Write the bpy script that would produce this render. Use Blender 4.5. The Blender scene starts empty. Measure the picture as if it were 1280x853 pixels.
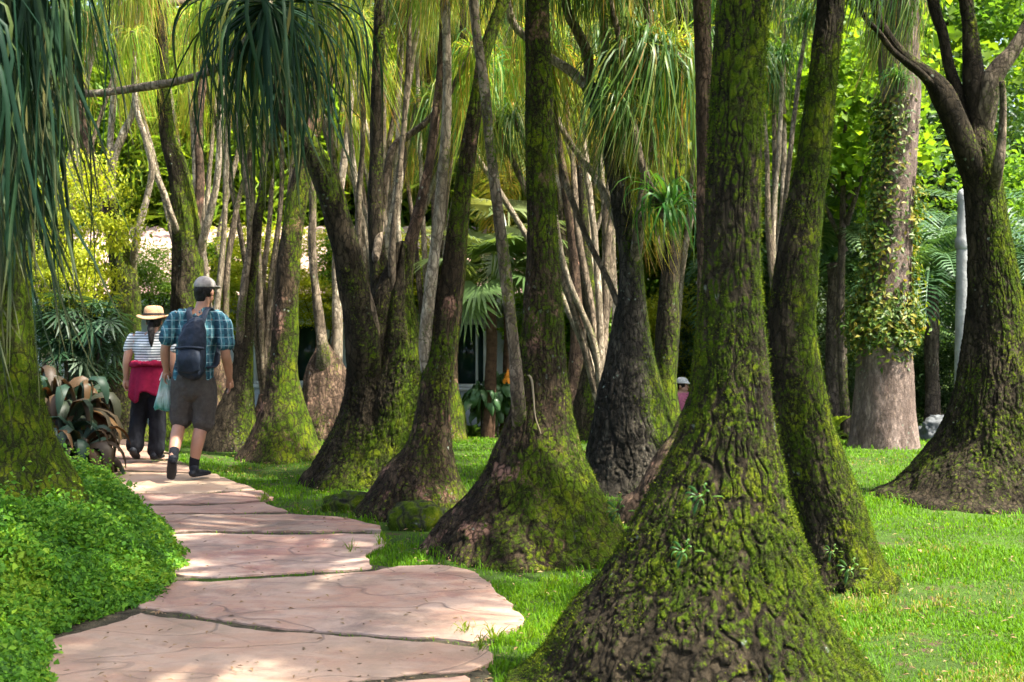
import bpy, bmesh, math, random
import numpy as np
from mathutils import Vector, Matrix, Euler

random.seed(7)
scene = bpy.context.scene
col = scene.collection
PI = math.pi
F, CX, HY, CH = 1500.0, 640.0, 385.0, 1.55      # focal length in photo pixels, centre column, horizon row, eye height

def P(px, py, Y):                                # a photo pixel at a depth -> world point
    return np.array([(px - CX) * Y / F, Y, CH - (py - HY) * Y / F])

def G(px, py):                                   # a photo pixel on flat ground
    Y = CH * F / (py - HY)
    return np.array([(px - CX) * Y / F, Y])

# ------------------------------------------------------------------ noise
_rp = np.random.default_rng(3)
_perm = _rp.permutation(512).astype(np.int64)
_grad = _rp.normal(size=(512, 3)); _grad /= np.linalg.norm(_grad, axis=1)[:, None]

def perlin(p, seed=0):
    p = np.asarray(p, float) + seed * 17.31
    i = np.floor(p).astype(np.int64); f = p - i
    u = f * f * f * (f * (f * 6 - 15) + 10)
    out = 0
    for dx in (0, 1):
        for dy in (0, 1):
            for dz in (0, 1):
                h = _perm[(i[:, 0] + dx) & 511]
                h = _perm[(h + i[:, 1] + dy) & 511]
                h = _perm[(h + i[:, 2] + dz) & 511]
                g = _grad[h]
                d = g[:, 0] * (f[:, 0] - dx) + g[:, 1] * (f[:, 1] - dy) + g[:, 2] * (f[:, 2] - dz)
                w = (u[:, 0] if dx else 1 - u[:, 0]) * (u[:, 1] if dy else 1 - u[:, 1]) * (u[:, 2] if dz else 1 - u[:, 2])
                out = out + w * d
    return out * 1.6

def fbm(p, seed=0, o=3):
    a, s, r = 1.0, 1.0, 0
    for k in range(o):
        r = r + a * perlin(np.asarray(p) * s, seed + k); a *= .5; s *= 2.03
    return r

def sstep(x, a=0., b=1.):
    t = np.clip((x - a) / (b - a), 0, 1); return t * t * (3 - 2 * t)

# ------------------------------------------------------------------ mesh helpers
def mk_mesh(name, V, quads=None, tris=None, attrs=None, smooth=True, mats=None, midx=None):
    V = np.asarray(V, np.float32)
    me = bpy.data.meshes.new(name)
    q = np.zeros((0, 4), np.int32) if quads is None else np.asarray(quads, np.int32).reshape(-1, 4)
    t = np.zeros((0, 3), np.int32) if tris is None else np.asarray(tris, np.int32).reshape(-1, 3)
    me.vertices.add(len(V)); me.vertices.foreach_set('co', V.ravel())
    nl = q.size + t.size
    me.loops.add(nl); me.loops.foreach_set('vertex_index', np.concatenate([q.ravel(), t.ravel()]).astype(np.int32))
    me.polygons.add(len(q) + len(t))
    st = np.concatenate([np.arange(len(q)) * 4, q.size + np.arange(len(t)) * 3]).astype(np.int32)
    me.polygons.foreach_set('loop_start', st)
    me.update(calc_edges=True)
    if smooth: me.polygons.foreach_set('use_smooth', np.ones(len(q) + len(t), bool))
    for k, a in (attrs or {}).items():
        at = me.attributes.new(k, 'FLOAT', 'POINT'); at.data.foreach_set('value', np.asarray(a, np.float32))
    me.validate()
    return me

def link(name, me, mat=None, parent=None):
    o = bpy.data.objects.new(name, me); col.objects.link(o)
    if mat is not None and me is not None and not me.materials: me.materials.append(mat)
    if parent is not None: o.parent = parent
    return o

def thing(name, label, cat, loc=(0, 0, 0), group=None):
    o = bpy.data.objects.new(name, None); col.objects.link(o)
    o.location = tuple(map(float, loc)); o['label'] = label; o['category'] = cat
    o.empty_display_size = .2
    if group: o['group'] = group
    return o

def tag(o, label, cat, group=None):
    o['label'] = label; o['category'] = cat
    if group: o['group'] = group
    return o

def wpart(name, V, quads, mat, root, tris=None, attrs=None, smooth=True):
    """a part whose vertices are given in world space"""
    V = np.asarray(V, float) - np.array(root.location)
    return link(name, mk_mesh(name, V, quads, tris, attrs, smooth), mat, root)

# ------------------------------------------------------------------ materials
def nt_new(name):
    m = bpy.data.materials.new(name); m.use_nodes = True
    nt = m.node_tree; nt.nodes.clear()
    out = nt.nodes.new('ShaderNodeOutputMaterial')
    return m, nt, out

def N(nt, typ, **kw):
    n = nt.nodes.new(typ)
    for k, v in kw.items():
        if k.startswith('i_'):
            n.inputs[k[2:].replace('_', ' ')].default_value = v
        else: setattr(n, k, v)
    return n

def ramp(nt, fac, stops, interp='LINEAR'):
    r = nt.nodes.new('ShaderNodeValToRGB'); r.color_ramp.interpolation = interp
    el = r.color_ramp.elements
    while len(el) > 1: el.remove(el[-1])
    el[0].position = stops[0][0]; el[0].color = (*stops[0][1], 1)
    for p, c in stops[1:]:
        e = el.new(p); e.color = (*c, 1)
    nt.links.new(fac, r.inputs[0]); return r.outputs[0]

def mixc(nt, fac, a, b, mode='MIX'):
    m = nt.nodes.new('ShaderNodeMix'); m.data_type = 'RGBA'; m.blend_type = mode
    for s, v in ((m.inputs[0], fac), (m.inputs[6], a), (m.inputs[7], b)):
        if hasattr(v, 'links') or isinstance(v, bpy.types.NodeSocket): nt.links.new(v, s)
        elif isinstance(v, (int, float)): s.default_value = v
        else: s.default_value = (*v, 1)
    return m.outputs[2]

def mth(nt, op, a, b=0.0):
    m = nt.nodes.new('ShaderNodeMath'); m.operation = op
    for s, v in ((m.inputs[0], a), (m.inputs[1], b)):
        if isinstance(v, bpy.types.NodeSocket): nt.links.new(v, s)
        else: s.default_value = v
    return m.outputs[0]

def coords(nt, scale=(1, 1, 1), kind='Object'):
    tc = nt.nodes.new('ShaderNodeTexCoord'); mp = nt.nodes.new('ShaderNodeMapping')
    mp.inputs['Scale'].default_value = scale
    nt.links.new(tc.outputs[kind], mp.inputs[0]); return mp.outputs[0]

def noise(nt, vec, scale, detail=4, rough=.55, dist=0.):
    n = nt.nodes.new('ShaderNodeTexNoise'); n.inputs['Scale'].default_value = scale
    n.inputs['Detail'].default_value = detail; n.inputs['Roughness'].default_value = rough
    n.inputs['Distortion'].default_value = dist
    nt.links.new(vec, n.inputs['Vector']); return n.outputs[0]

def bump(nt, h, dist, strength=1.0, prev=None):
    b = nt.nodes.new('ShaderNodeBump'); b.inputs['Distance'].default_value = dist
    b.inputs['Strength'].default_value = strength
    nt.links.new(h, b.inputs['Height'])
    if prev is not None: nt.links.new(prev, b.inputs['Normal'])
    return b.outputs[0]

def principled(nt, out, base, rough=.8, normal=None, spec=.3):
    p = nt.nodes.new('ShaderNodeBsdfPrincipled')
    if isinstance(base, bpy.types.NodeSocket): nt.links.new(base, p.inputs['Base Color'])
    else: p.inputs['Base Color'].default_value = (*base, 1)
    if isinstance(rough, bpy.types.NodeSocket): nt.links.new(rough, p.inputs['Roughness'])
    else: p.inputs['Roughness'].default_value = rough
    p.inputs['Specular IOR Level'].default_value = spec
    if normal is not None: nt.links.new(normal, p.inputs['Normal'])
    if out is not None: nt.links.new(p.outputs[0], out.inputs[0])
    return p

def leaf_mat(name, stops, trans=.4, rough=.45, tint=(1.25, 1.15, .5), var=.25, spec=.22, tip=None, huev=.02):
    m, nt, out = nt_new(name)
    a = N(nt, 'ShaderNodeAttribute', attribute_name='rnd')
    c = ramp(nt, a.outputs['Fac'], stops)
    if tip is not None:
        t = N(nt, 'ShaderNodeAttribute', attribute_name='t')
        tm = nt.nodes.new('ShaderNodeMapRange'); tm.inputs[1].default_value = .72; tm.inputs[2].default_value = 1.0
        nt.links.new(t.outputs['Fac'], tm.inputs[0])
        c = mixc(nt, mth(nt, 'MULTIPLY', tm.outputs[0], .8), c, tip)
    oi = nt.nodes.new('ShaderNodeObjectInfo')
    hs = nt.nodes.new('ShaderNodeHueSaturation')
    mr = nt.nodes.new('ShaderNodeMapRange'); mr.inputs[3].default_value = 1 - var; mr.inputs[4].default_value = 1 + var
    nt.links.new(oi.outputs['Random'], mr.inputs[0]); nt.links.new(mr.outputs[0], hs.inputs['Value'])
    mh = nt.nodes.new('ShaderNodeMapRange'); mh.inputs[3].default_value = .5 - huev; mh.inputs[4].default_value = .5 + huev
    rr = mth(nt, 'FRACT', mth(nt, 'MULTIPLY', oi.outputs['Random'], 7.31))
    nt.links.new(rr, mh.inputs[0]); nt.links.new(mh.outputs[0], hs.inputs['Hue'])
    nt.links.new(c, hs.inputs['Color']); c = hs.outputs[0]
    p = principled(nt, None, c, rough, None, spec)
    tr = nt.nodes.new('ShaderNodeBsdfTranslucent')
    nt.links.new(mixc(nt, 1.0, c, tint, 'MULTIPLY'), tr.inputs['Color'])
    mx = nt.nodes.new('ShaderNodeMixShader'); mx.inputs[0].default_value = trans
    nt.links.new(p.outputs[0], mx.inputs[1]); nt.links.new(tr.outputs[0], mx.inputs[2])
    nt.links.new(mx.outputs[0], out.inputs[0])
    return m

def plain(name, c, rough=.7, spec=.3, nscale=None, var=.25, bdist=0.0):
    m, nt, out = nt_new(name)
    if nscale:
        v = coords(nt); n = noise(nt, v, nscale)
        lo = tuple(x * (1 - var) for x in c); hi = tuple(min(1, x * (1 + var)) for x in c)
        cc = ramp(nt, n, [(.3, lo), (.7, hi)])
        nr = bump(nt, noise(nt, v, nscale * 4), bdist) if bdist else None
        principled(nt, out, cc, rough, nr, spec)
    else: principled(nt, out, c, rough, None, spec)
    return m

def bark_mat(name, dark, light, red=.0, lichen=.5, mossc=((.014, .027, .002), (.055, .090, .004), (.145, .165, .007)), redc=(.30, .165, .115), plate=20, crk=.75):
    m, nt, out = nt_new(name)
    v = coords(nt); vs = coords(nt, (1, 1, .35))
    c = ramp(nt, noise(nt, vs, 9, 6, .65), [(.34, dark), (.5, tuple((a + b) * .42 for a, b in zip(dark, light))), (.62, light), (.72, tuple(x * 1.35 for x in light))])
    c = mixc(nt, .75, c, ramp(nt, noise(nt, vs, 34, 6, .7), [(.30, (.35, .34, .33)), (.5, (.9, .9, .9)), (.70, (1.7, 1.65, 1.55))]), 'MULTIPLY')
    if red:
        rm = ramp(nt, noise(nt, v, 3.6, 4, .6), [(.72 - red, (0, 0, 0)), (.80 - red, (1, 1, 1))])
        c = mixc(nt, rm, c, redc)
    if lichen:
        vo = N(nt, 'ShaderNodeTexVoronoi'); vo.inputs['Scale'].default_value = 17; vo.inputs['Randomness'].default_value = 1
        nt.links.new(v, vo.inputs['Vector'])
        d = mth(nt, 'ADD', vo.outputs['Distance'], mth(nt, 'MULTIPLY', mth(nt, 'SUBTRACT', noise(nt, v, 38, 5, .7), .5), .9))
        sp = ramp(nt, d, [(.10, (.8, .8, .8)), (.20, (0, 0, 0))])
        ms = ramp(nt, noise(nt, v, 2.2, 2), [(.60 - .1 * lichen, (0, 0, 0)), (.66 - .1 * lichen, (1, 1, 1))])
        c = mixc(nt, mixc(nt, 1.0, sp, ms, 'MULTIPLY'), c, (.22, .26, .20))
    wn = nt.nodes.new('ShaderNodeTexNoise'); wn.inputs['Scale'].default_value = 9; wn.inputs['Detail'].default_value = 4
    nt.links.new(v, wn.inputs['Vector'])
    wv = nt.nodes.new('ShaderNodeVectorMath'); wv.operation = 'MULTIPLY_ADD'; wv.inputs[1].default_value = (.10, .10, .10)
    nt.links.new(wn.outputs['Color'], wv.inputs[0]); nt.links.new(vs, wv.inputs[2])
    ve = N(nt, 'ShaderNodeTexVoronoi', feature='DISTANCE_TO_EDGE'); ve.inputs['Scale'].default_value = plate
    nt.links.new(wv.outputs[0], ve.inputs['Vector'])
    pl = ramp(nt, mth(nt, 'ADD', ve.outputs['Distance'], mth(nt, 'MULTIPLY', mth(nt, 'SUBTRACT', noise(nt, v, 50, 3, .7), .5), .10)), [(.02, (0, 0, 0)), (.13, (1, 1, 1))])
    c = mixc(nt, mth(nt, 'MULTIPLY', mth(nt, 'SUBTRACT', 1.0, pl), crk), c, tuple(x * .55 for x in dark))
    a = N(nt, 'ShaderNodeAttribute', attribute_name='moss')
    fine = noise(nt, v, 42, 5, .7)
    mm = mth(nt, 'ADD', a.outputs['Fac'], mth(nt, 'MULTIPLY', mth(nt, 'SUBTRACT', fine, .5), 1.9))
    mf = ramp(nt, mm, [(.42, (0, 0, 0)), (.62, (1, 1, 1))])
    mc = ramp(nt, mth(nt, 'ADD', mth(nt, 'MULTIPLY', noise(nt, v, 6, 5, .7), .75), mth(nt, 'MULTIPLY', noise(nt, v, 90, 3), .25)),
              [(.36, mossc[0]), (.50, mossc[1]), (.66, mossc[2])])
    mf = mixc(nt, 1.0, mf, mixc(nt, pl, (.22, .22, .22), (1, 1, 1)), 'MULTIPLY')
    c = mixc(nt, mf, c, mc)
    b = bump(nt, pl, .012, .8)
    b = bump(nt, noise(nt, vs, 48, 7, .75), .022, 1.0, b)
    b = bump(nt, noise(nt, v, 150, 4, .75), .008, .9, b)
    principled(nt, out, c, .95, b, .1)
    return m

M = {}
M['bark'] = bark_mat('mossy_bark', (.016, .013, .008), (.062, .048, .030), .0, .4)
M['bark_red'] = bark_mat('red_brown_bark', (.020, .015, .009), (.078, .055, .033), .15, .6)
M['bark_grey'] = bark_mat('dark_grey_bark', (.019, .017, .013), (.085, .073, .055), .0, .7)
M['bark_brown'] = bark_mat('warm_brown_bark', (.05, .034, .024), (.19, .125, .085), .10, .7)
M['stem'] = bark_mat('brown_stem_bark', (.075, .058, .040), (.28, .22, .155), .0, .8)
M['stem_pale'] = bark_mat('pale_stem_bark', (.19, .15, .10), (.50, .42, .31), .0, .6)
M['bark_pink'] = bark_mat('smooth_pink_bark', (.115, .082, .066), (.27, .205, .17), .0, .8, plate=34, crk=.22)

GREEN = [(0, (.28, .16, .05)), (.04, (.26, .20, .05)), (.08, (.12, .17, .025)), (.22, (.060, .125, .018)), (.6, (.030, .085, .018)), (1, (.075, .155, .025))]
YELL = [(0, (.32, .17, .05)), (.08, (.42, .30, .07)), (.20, (.36, .36, .06)), (.45, (.24, .33, .04)), (.8, (.13, .25, .03)), (1, (.27, .38, .045))]
BLUE = [(0, (.16, .14, .05)), (.05, (.07, .10, .03)), (.15, (.012, .036, .018)), (.6, (.007, .026, .014)), (1, (.026, .058, .018))]
M['strap'] = leaf_mat('strap_leaf_green', GREEN, .42, .42, tip=(.15, .13, .035))
M['strap_y'] = leaf_mat('strap_leaf_yellow', YELL, .6, .5, tip=(.30, .18, .06), huev=.012)
M['strap_b'] = leaf_mat('strap_leaf_blue_green', BLUE, .25, .5, tip=(.08, .08, .03), spec=.12, var=.15)  # blue-green leaf, base colour lowered to stand for the shade it hangs in
EXPO = 2.32
# ------------------------------------------------------------------ geometry builders
def catmull(C, n):
    """smooth curve through control rows C (k, d), n samples, uniform in length of the first 3 columns"""
    C = np.asarray(C, float); k = len(C)
    if k == 2: return C[0] + (C[1] - C[0]) * np.linspace(0, 1, n)[:, None]
    E = np.vstack([2 * C[0] - C[1], C, 2 * C[-1] - C[-2]])
    seg = []
    for i in range(k - 1):
        p0, p1, p2, p3 = E[i:i + 4]; t = np.linspace(0, 1, 24, endpoint=False)[:, None]
        seg.append(.5 * (2 * p1 + (p2 - p0) * t + (2 * p0 - 5 * p1 + 4 * p2 - p3) * t * t + (3 * p1 - p0 - 3 * p2 + p3) * t ** 3))
    D = np.vstack(seg + [C[-1:]])
    s = np.concatenate([[0], np.cumsum(np.linalg.norm(np.diff(D[:, :3], axis=0), axis=1))])
    q = np.linspace(0, s[-1], n)
    return np.stack([np.interp(q, s, D[:, j]) for j in range(D.shape[1])], 1)

def tube(C, nu, nv, seed=0, lump=.06, furrow=.0, ff=12., fine=0., clefts=(), lobes=0., vert=0., mossf=None, cap=True):
    """C rows: x y z r (bottom to top).  Returns V, quads, tris, moss"""
    C = np.asarray(C, float)
    D = catmull(C, nv); X, R = D[:, :3], np.maximum(D[:, 3], .004)
    T = np.gradient(X, axis=0); T /= np.linalg.norm(T, axis=1)[:, None]
    if vert > 0:
        w = sstep((X[:, 2] - X[0, 2]) / vert)[:, None]
        T = T * w + np.array([0, 0, 1.]) * (1 - w); T /= np.linalg.norm(T, axis=1)[:, None]
    ref = np.array([0, 1., 0])
    e1 = ref - (T @ ref)[:, None] * T; e1 /= np.linalg.norm(e1, axis=1)[:, None]
    e2 = np.cross(T, e1)
    th = np.arange(nu) * 2 * PI / nu
    ct, st = np.cos(th), np.sin(th)
    dirs = e1[:, None] * ct[None, :, None] + e2[:, None] * st[None, :, None]
    s = np.concatenate([[0], np.cumsum(np.linalg.norm(np.diff(X, axis=0), axis=1))])
    rm = float(np.median(R)); re = np.sqrt(R * max(rm, .08))
    q = np.stack([ct[None] * re[:, None], st[None] * re[:, None], np.repeat(s[:, None], nu, 1)], 2).reshape(-1, 3)
    h = np.repeat((X[:, 2] - X[0, 2])[:, None], nu, 1).ravel()
    rr = np.repeat(R[:, None], nu, 1).ravel(); tt = np.tile(th, nv)
    off = np.random.default_rng(seed).uniform(0, 60, 3)
    d = lump * rr * fbm(q * np.array([5, 5, 1.6]) + off, seed, 3) * 1.4
    if lobes:
        ph = np.random.default_rng(seed + 5).uniform(0, 6.28, 3)
        g = np.exp(-np.maximum(h - .12, 0) / .28)
        d += lobes * rr * g * (.5 * np.cos(5 * tt + ph[0]) + .4 * np.cos(8 * tt + ph[1] + 2 * h) + .3 * np.cos(3 * tt + ph[2]))
    for (a, wd, dep, hh) in clefts:
        da = np.angle(np.exp(1j * (tt - a)))
        d -= dep * np.exp(-(da / wd) ** 2) * np.exp(-(h / hh) ** 2)
    cr = np.zeros_like(d)
    if furrow:
        ff = ff * (1.45 + fine)
        wq = q + .012 * np.stack([perlin(q * 14 + off, seed + 3), perlin(q * 14 + off + 9, seed + 4), perlin(q * 14 + off + 5, seed + 6)], 1)
        n1 = perlin(wq * np.array([ff, ff, ff * .15]) + off, seed + 1)
        n2 = perlin(wq * np.array([ff * .8, ff * .8, ff * .8]) + off + 7, seed + 2)
        n3 = perlin(wq * np.array([ff * 2.0, ff * 2.0, ff * .42]) + off + 3, seed + 7)
        c1 = np.exp(-(n1 / (.12 + .03 * (fine > 0))) ** 2); c2 = np.exp(-(n2 / .06) ** 2) * (.42 - .14 * (fine > 1)); c3 = np.exp(-(n3 / .13) ** 2) * .55
        gate = sstep(perlin(q * np.array([4, 4, 2.]) + off + 21, seed + 8), -.5, .35)
        cr = np.maximum(np.maximum(c1 * (.45 + .55 * gate), c2), c3 * (1.1 - .5 * gate))
        amp = 1.45 * furrow * np.clip(rr / .3, .4, 1.3)
        d += amp * (-cr + (.38 - .14 * (fine > 1)) * fbm(q * np.array([1, 1, .6]) * ff * 2.2 + off, seed + 9, 3) + .25 * n1)
    V = (X[:, None] + dirs * (rr + d).reshape(nv, nu)[:, :, None]).reshape(-1, 3)
    i = np.arange(nv - 1)[:, None] * nu; j = np.arange(nu)[None]; j2 = (j + 1) % nu
    Q = np.stack([i + j, i + j2, i + nu + j2, i + nu + j], 2).reshape(-1, 4)
    tris = None
    moss = np.zeros(len(V)) if mossf is None else mossf(V, h, tt, q + off, cr)
    if cap:
        V = np.vstack([V, X[-1:] + T[-1:] * R[-1] * .5]); c = len(V) - 1
        b = (nv - 1) * nu; jj = np.arange(nu)
        tris = np.stack([b + jj, b + (jj + 1) % nu, np.full(nu, c)], 1)
        moss = np.append(moss, moss[-1])
    return V, Q, tris, moss

def mossfun(bias=.4, side=.25, base=.2, low=1.6, amp=.5, crack=.15, sidedir=(1, -.25)):
    sd = np.array(sidedir) / np.linalg.norm(sidedir)
    def f(V, h, tt, q, cr):
        nx = -np.sin(tt) * sd[0] * -1 * -1 + np.cos(tt) * sd[1]
        return bias + side * nx + base * np.exp(-h / .5) + amp * fbm(q * np.array([low, low, low * .6]), 31, 3) - crack * cr
    return f

def blades(n, S, L, w, seed, el=(-15, 68), t0=(0, .12), t1=(.35, .8), keel=False, jit=.19, lens=(.55, 1.), prof='strap', spread=.04, downw=1.0):
    r = np.random.default_rng(seed)
    ph = r.uniform(0, 2 * PI, n); e = np.radians(r.uniform(el[0], el[1], n))
    d0 = np.stack([np.cos(e) * np.cos(ph), np.cos(e) * np.sin(ph), np.sin(e)], 1)
    ln = L * r.uniform(lens[0], lens[1], n)
    t = np.linspace(0, 1, S + 1)
    a = r.uniform(t0[0], t0[1], n)[:, None]; b = r.uniform(t1[0], t1[1], n)[:, None]
    g = sstep((t[None] - a) / (b - a)) * downw
    dn = np.array([0, 0, -1.])
    jv = r.normal(0, jit, (n, 3))
    D = d0[:, None] * (1 - g)[..., None] + (dn + jv[:, None] * .7)[...] * g[..., None]
    D += np.cumsum(r.normal(0, jit * .25, (n, S + 1, 3)), 1) * (t[None, :, None])
    D /= np.linalg.norm(D, axis=2)[..., None]
    X = np.cumsum(D * (ln / S)[:, None, None], 1); X = X - X[:, :1] + d0[:, None] * spread * r.uniform(.3, 1.2, (n, 1, 1))
    sd = np.stack([-np.sin(ph), np.cos(ph), np.zeros(n)], 1)[:, None]
    nrm = np.cross(np.broadcast_to(sd, D.shape), D)
    al = (r.normal(0, .35, n)[:, None] + r.normal(0, .8, n)[:, None] * t[None])[..., None]
    sd = sd * np.cos(al) + nrm * np.sin(al)
    if prof == 'strap': wt = np.minimum(1, t * 5 + .45) * (1 - t ** 3 * .97)
    else: wt = np.sin(PI * np.clip(t * .93 + .05, 0, 1)) ** .75
    ww = w * r.uniform(.7, 1.15, n)[:, None, None] * wt[None, :, None] * .5
    rnd = r.uniform(0, 1, n)
    nrm2 = np.cross(sd, D)
    if keel: rows = [X - sd * ww, X + nrm2 * ww * -.45, X + sd * ww]
    else: rows = [X - sd * ww, X + sd * ww]
    k = len(rows); V = np.stack(rows, 2).reshape(-1, 3)
    base = (np.arange(n)[:, None] * (S + 1) + np.arange(S)[None]).reshape(-1) * k
    Q = np.vstack([np.stack([base + i, base + i + 1, base + k + i + 1, base + k + i], 1) for i in range(k - 1)])
    return V, Q, np.repeat(rnd, (S + 1) * k), np.tile(np.repeat(t, k), n)

def blade_mesh(name, mat, *a, **k):
    V, Q, rnd, t = blades(*a, **k)
    me = mk_mesh(name, V, Q, attrs={'rnd': rnd, 't': t}); me.materials.append(mat); return me

def leaves(C, Nrm, size, r, aspect=.55, fold=.25, droop=.0):
    """diamond leaves at centres C with approximate normals; returns V, Q(two quads folded), rnd"""
    n = len(C)
    Nrm = Nrm / np.linalg.norm(Nrm, axis=1)[:, None]
    a = r.normal(size=(n, 3)); a[:, 2] -= droop
    a -= (a * Nrm).sum(1)[:, None] * Nrm; a /= np.linalg.norm(a, axis=1)[:, None]
    b = np.cross(Nrm, a); s = (size * r.uniform(.6, 1.25, n))[:, None]
    base = C - a * s * .5; tip = C + a * s * .5 - Nrm * s * .12
    l = C - b * s * aspect * .5 + Nrm * s * fold * .3 - a * s * .06; rt = C + b * s * aspect * .5 + Nrm * s * fold * .3 - a * s * .06
    V = np.stack([base, rt, tip, l], 1).reshape(-1, 3)
    i = np.arange(n) * 4
    T = np.vstack([np.stack([i, i + 1, i + 2], 1), np.stack([i, i + 2, i + 3], 1)])
    return V, T, np.repeat(r.uniform(0, 1, n), 4)

def crown_mesh(name, mat, n, R, nclump, size, seed, shell=.55, cr=.35, flat=.6, aspect=.5, droop=.4, smooth=False):
    r = np.random.default_rng(seed)
    d = r.normal(size=(nclump, 3)); d /= np.linalg.norm(d, axis=1)[:, None]
    cc = d * (shell + (1 - shell) * r.uniform(0, 1, (nclump, 1)) ** .7) * np.array(R)
    k = r.integers(0, nclump, n)
    o = r.normal(size=(n, 3)) * cr * np.array([1, 1, flat]) * r.uniform(.5, 1.2, nclump)[k][:, None]
    C = cc[k] + o
    nn = r.normal(size=(n, 3)) * .7 + np.array([0, 0, .9]) + d[k] * .3
    V, T, rnd = leaves(C, nn, size, r, aspect, droop=droop)
    rnd = np.clip(rnd * .6 + np.repeat(r.uniform(0, 1, nclump)[k], 4) * .4, 0, 1)
    me = mk_mesh(name, V, None, T, {'rnd': rnd}, smooth); me.materials.append(mat); return me

def frond(npair, L, lw, ll, seed, droop=1.0, el=60, vee=.5):
    """one pinnate frond starting at the origin towards +X: returns V, Q, rnd"""
    r = np.random.default_rng(seed)
    S = 30; t = np.linspace(0, 1, S); e = np.radians(el) - droop * 1.7 * t ** 1.3
    X = np.stack([np.cumsum(np.cos(e)), np.zeros(S), np.cumsum(np.sin(e))], 1) * L / S; X -= X[0]
    T = np.stack([np.cos(e), 0 * e, np.sin(e)], 1); U = np.stack([-np.sin(e), 0 * e, np.cos(e)], 1)
    V, Q = [], []
    rw = .012 * L * (1 - .8 * t)
    for i in range(S):
        V += [X[i] + np.array([0, -rw[i], 0]), X[i] + U[i] * rw[i], X[i] + np.array([0, rw[i], 0])]
    for i in range(S - 1):
        Q += [[3 * i, 3 * i + 1, 3 * i + 4, 3 * i + 3], [3 * i + 1, 3 * i + 2, 3 * i + 5, 3 * i + 4]]
    for p in range(npair):
        u = .14 + .86 * p / npair; i = min(S - 1, int(u * (S - 1)))
        le = ll * L * (np.sin(PI * min(1, u * .85 + .12)) ** .7) * r.uniform(.85, 1.1)
        for sg in (-1, 1):
            d = T[i] * (.55 + .5 * u) + np.array([0, sg * 1., 0]) + U[i] * vee * r.uniform(.5, 1.2); d /= np.linalg.norm(d)
            a = X[i]; m = a + d * le * .55; b = a + d * le + np.array([0, 0, -le * .22])
            wv = T[i] * lw * .5; c = len(V)
            V += [a - wv * .5, a + wv * .5, m + wv, m - wv, b + wv * .1, b - wv * .1]
            Q += [[c, c + 1, c + 2, c + 3], [c + 3, c + 2, c + 4, c + 5]]
    return np.array(V), np.array(Q), np.full(len(V), r.uniform(0, 1))

def rotz(V, a):
    c, s = math.cos(a), math.sin(a); return V @ np.array([[c, s, 0], [-s, c, 0], [0, 0, 1]])

def join(parts):
    Vs, Qs, As, o = [], [], [], 0
    for V, Q, A in parts:
        Vs.append(V); Qs.append(Q + o); As.append(A); o += len(V)
    return np.vstack(Vs), np.vstack(Qs), np.concatenate(As)

def palm_crown_mesh(name, mat, nf, L, seed, npair=44, lw=.03, ll=.26, el=(15, 80), droop=(.7, 1.2)):
    r = np.random.default_rng(seed); ps = []
    for k in range(nf):
        V, Q, A = frond(npair, L * r.uniform(.8, 1.1), lw, ll, seed * 50 + k, r.uniform(*droop), r.uniform(*el))
        ps.append((rotz(V, k * 2.399 + r.uniform(-.2, .2)), Q, A))
    V, Q, A = join(ps)
    me = mk_mesh(name, V, Q, attrs={'rnd': A}, smooth=False); me.materials.append(mat); return me

def fan_leaf(L, R, seed, el=50, nseg=26):
    r = np.random.default_rng(seed); V, Q = [], []
    e = math.radians(el); S = 8; X = [np.zeros(3)]
    for i in range(S): 
        ee = e - .5 * i / S; X.append(X[-1] + np.array([math.cos(ee), 0, math.sin(ee)]) * L / S)
    for i, x in enumerate(X):
        V += [x + np.array([0, -.012, 0]), x + np.array([0, .012, 0])]
        if i: c = 2 * i - 2; Q.append([c, c + 1, c + 3, c + 2])
    h = X[-1]; ax = np.array([math.cos(e - .9), 0, math.sin(e - .9)]); sy = np.array([0, 1., 0]); up = np.cross(ax, sy) * -1
    for k in range(nseg):
        a = -2.3 + 4.6 * k / (nseg - 1); ln = R * (.72 + .28 * math.cos(a * .6)) * r.uniform(.92, 1.05)
        d = ax * math.cos(a) + sy * math.sin(a); d = d + up * -.12; nv = np.cross(d, up); nv /= np.linalg.norm(nv)
        w = R * .085 * max(1, 15 / nseg); c = len(V); m = h + d * ln * .5; b = h + d * ln + np.array([0, 0, -.30 * ln * r.uniform(.6, 1.4)])
        V += [h, m - nv * w * .5 + up * .02, m + nv * w * .5 + up * .02, b]
        Q.append([c, c + 1, c + 3, c + 2])
    return np.array(V), np.array(Q), np.full(len(V), r.uniform(0, 1))

def fan_crown_mesh(name, mat, nf, L, R, seed, el=(0, 80), nseg=26):
    r = np.random.default_rng(seed); ps = []
    for k in range(nf):
        V, Q, A = fan_leaf(L * r.uniform(.8, 1.15), R * r.uniform(.85, 1.1), seed * 40 + k, r.uniform(*el), nseg)
        ps.append((rotz(V, k * 2.399 + r.uniform(-.3, .3)), Q, A))
    V, Q, A = join(ps)
    me = mk_mesh(name, V, Q, attrs={'rnd': A}, smooth=False); me.materials.append(mat); return me

# ------------------------------------------------------------------ ground shape
_yl = np.array([4.6, 5.2, 5.6, 6.1, 6.6, 7.4, 8.2, 9.0, 10.0, 11.0, 13.0])
_pl = np.array([40., 40., 45., 150., 205., 212., 200., 175., 140., 122., 125.])
_xl = (_pl - CX) * _yl / F

def bank_edge(y): return np.interp(y, _yl, _xl)

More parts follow.
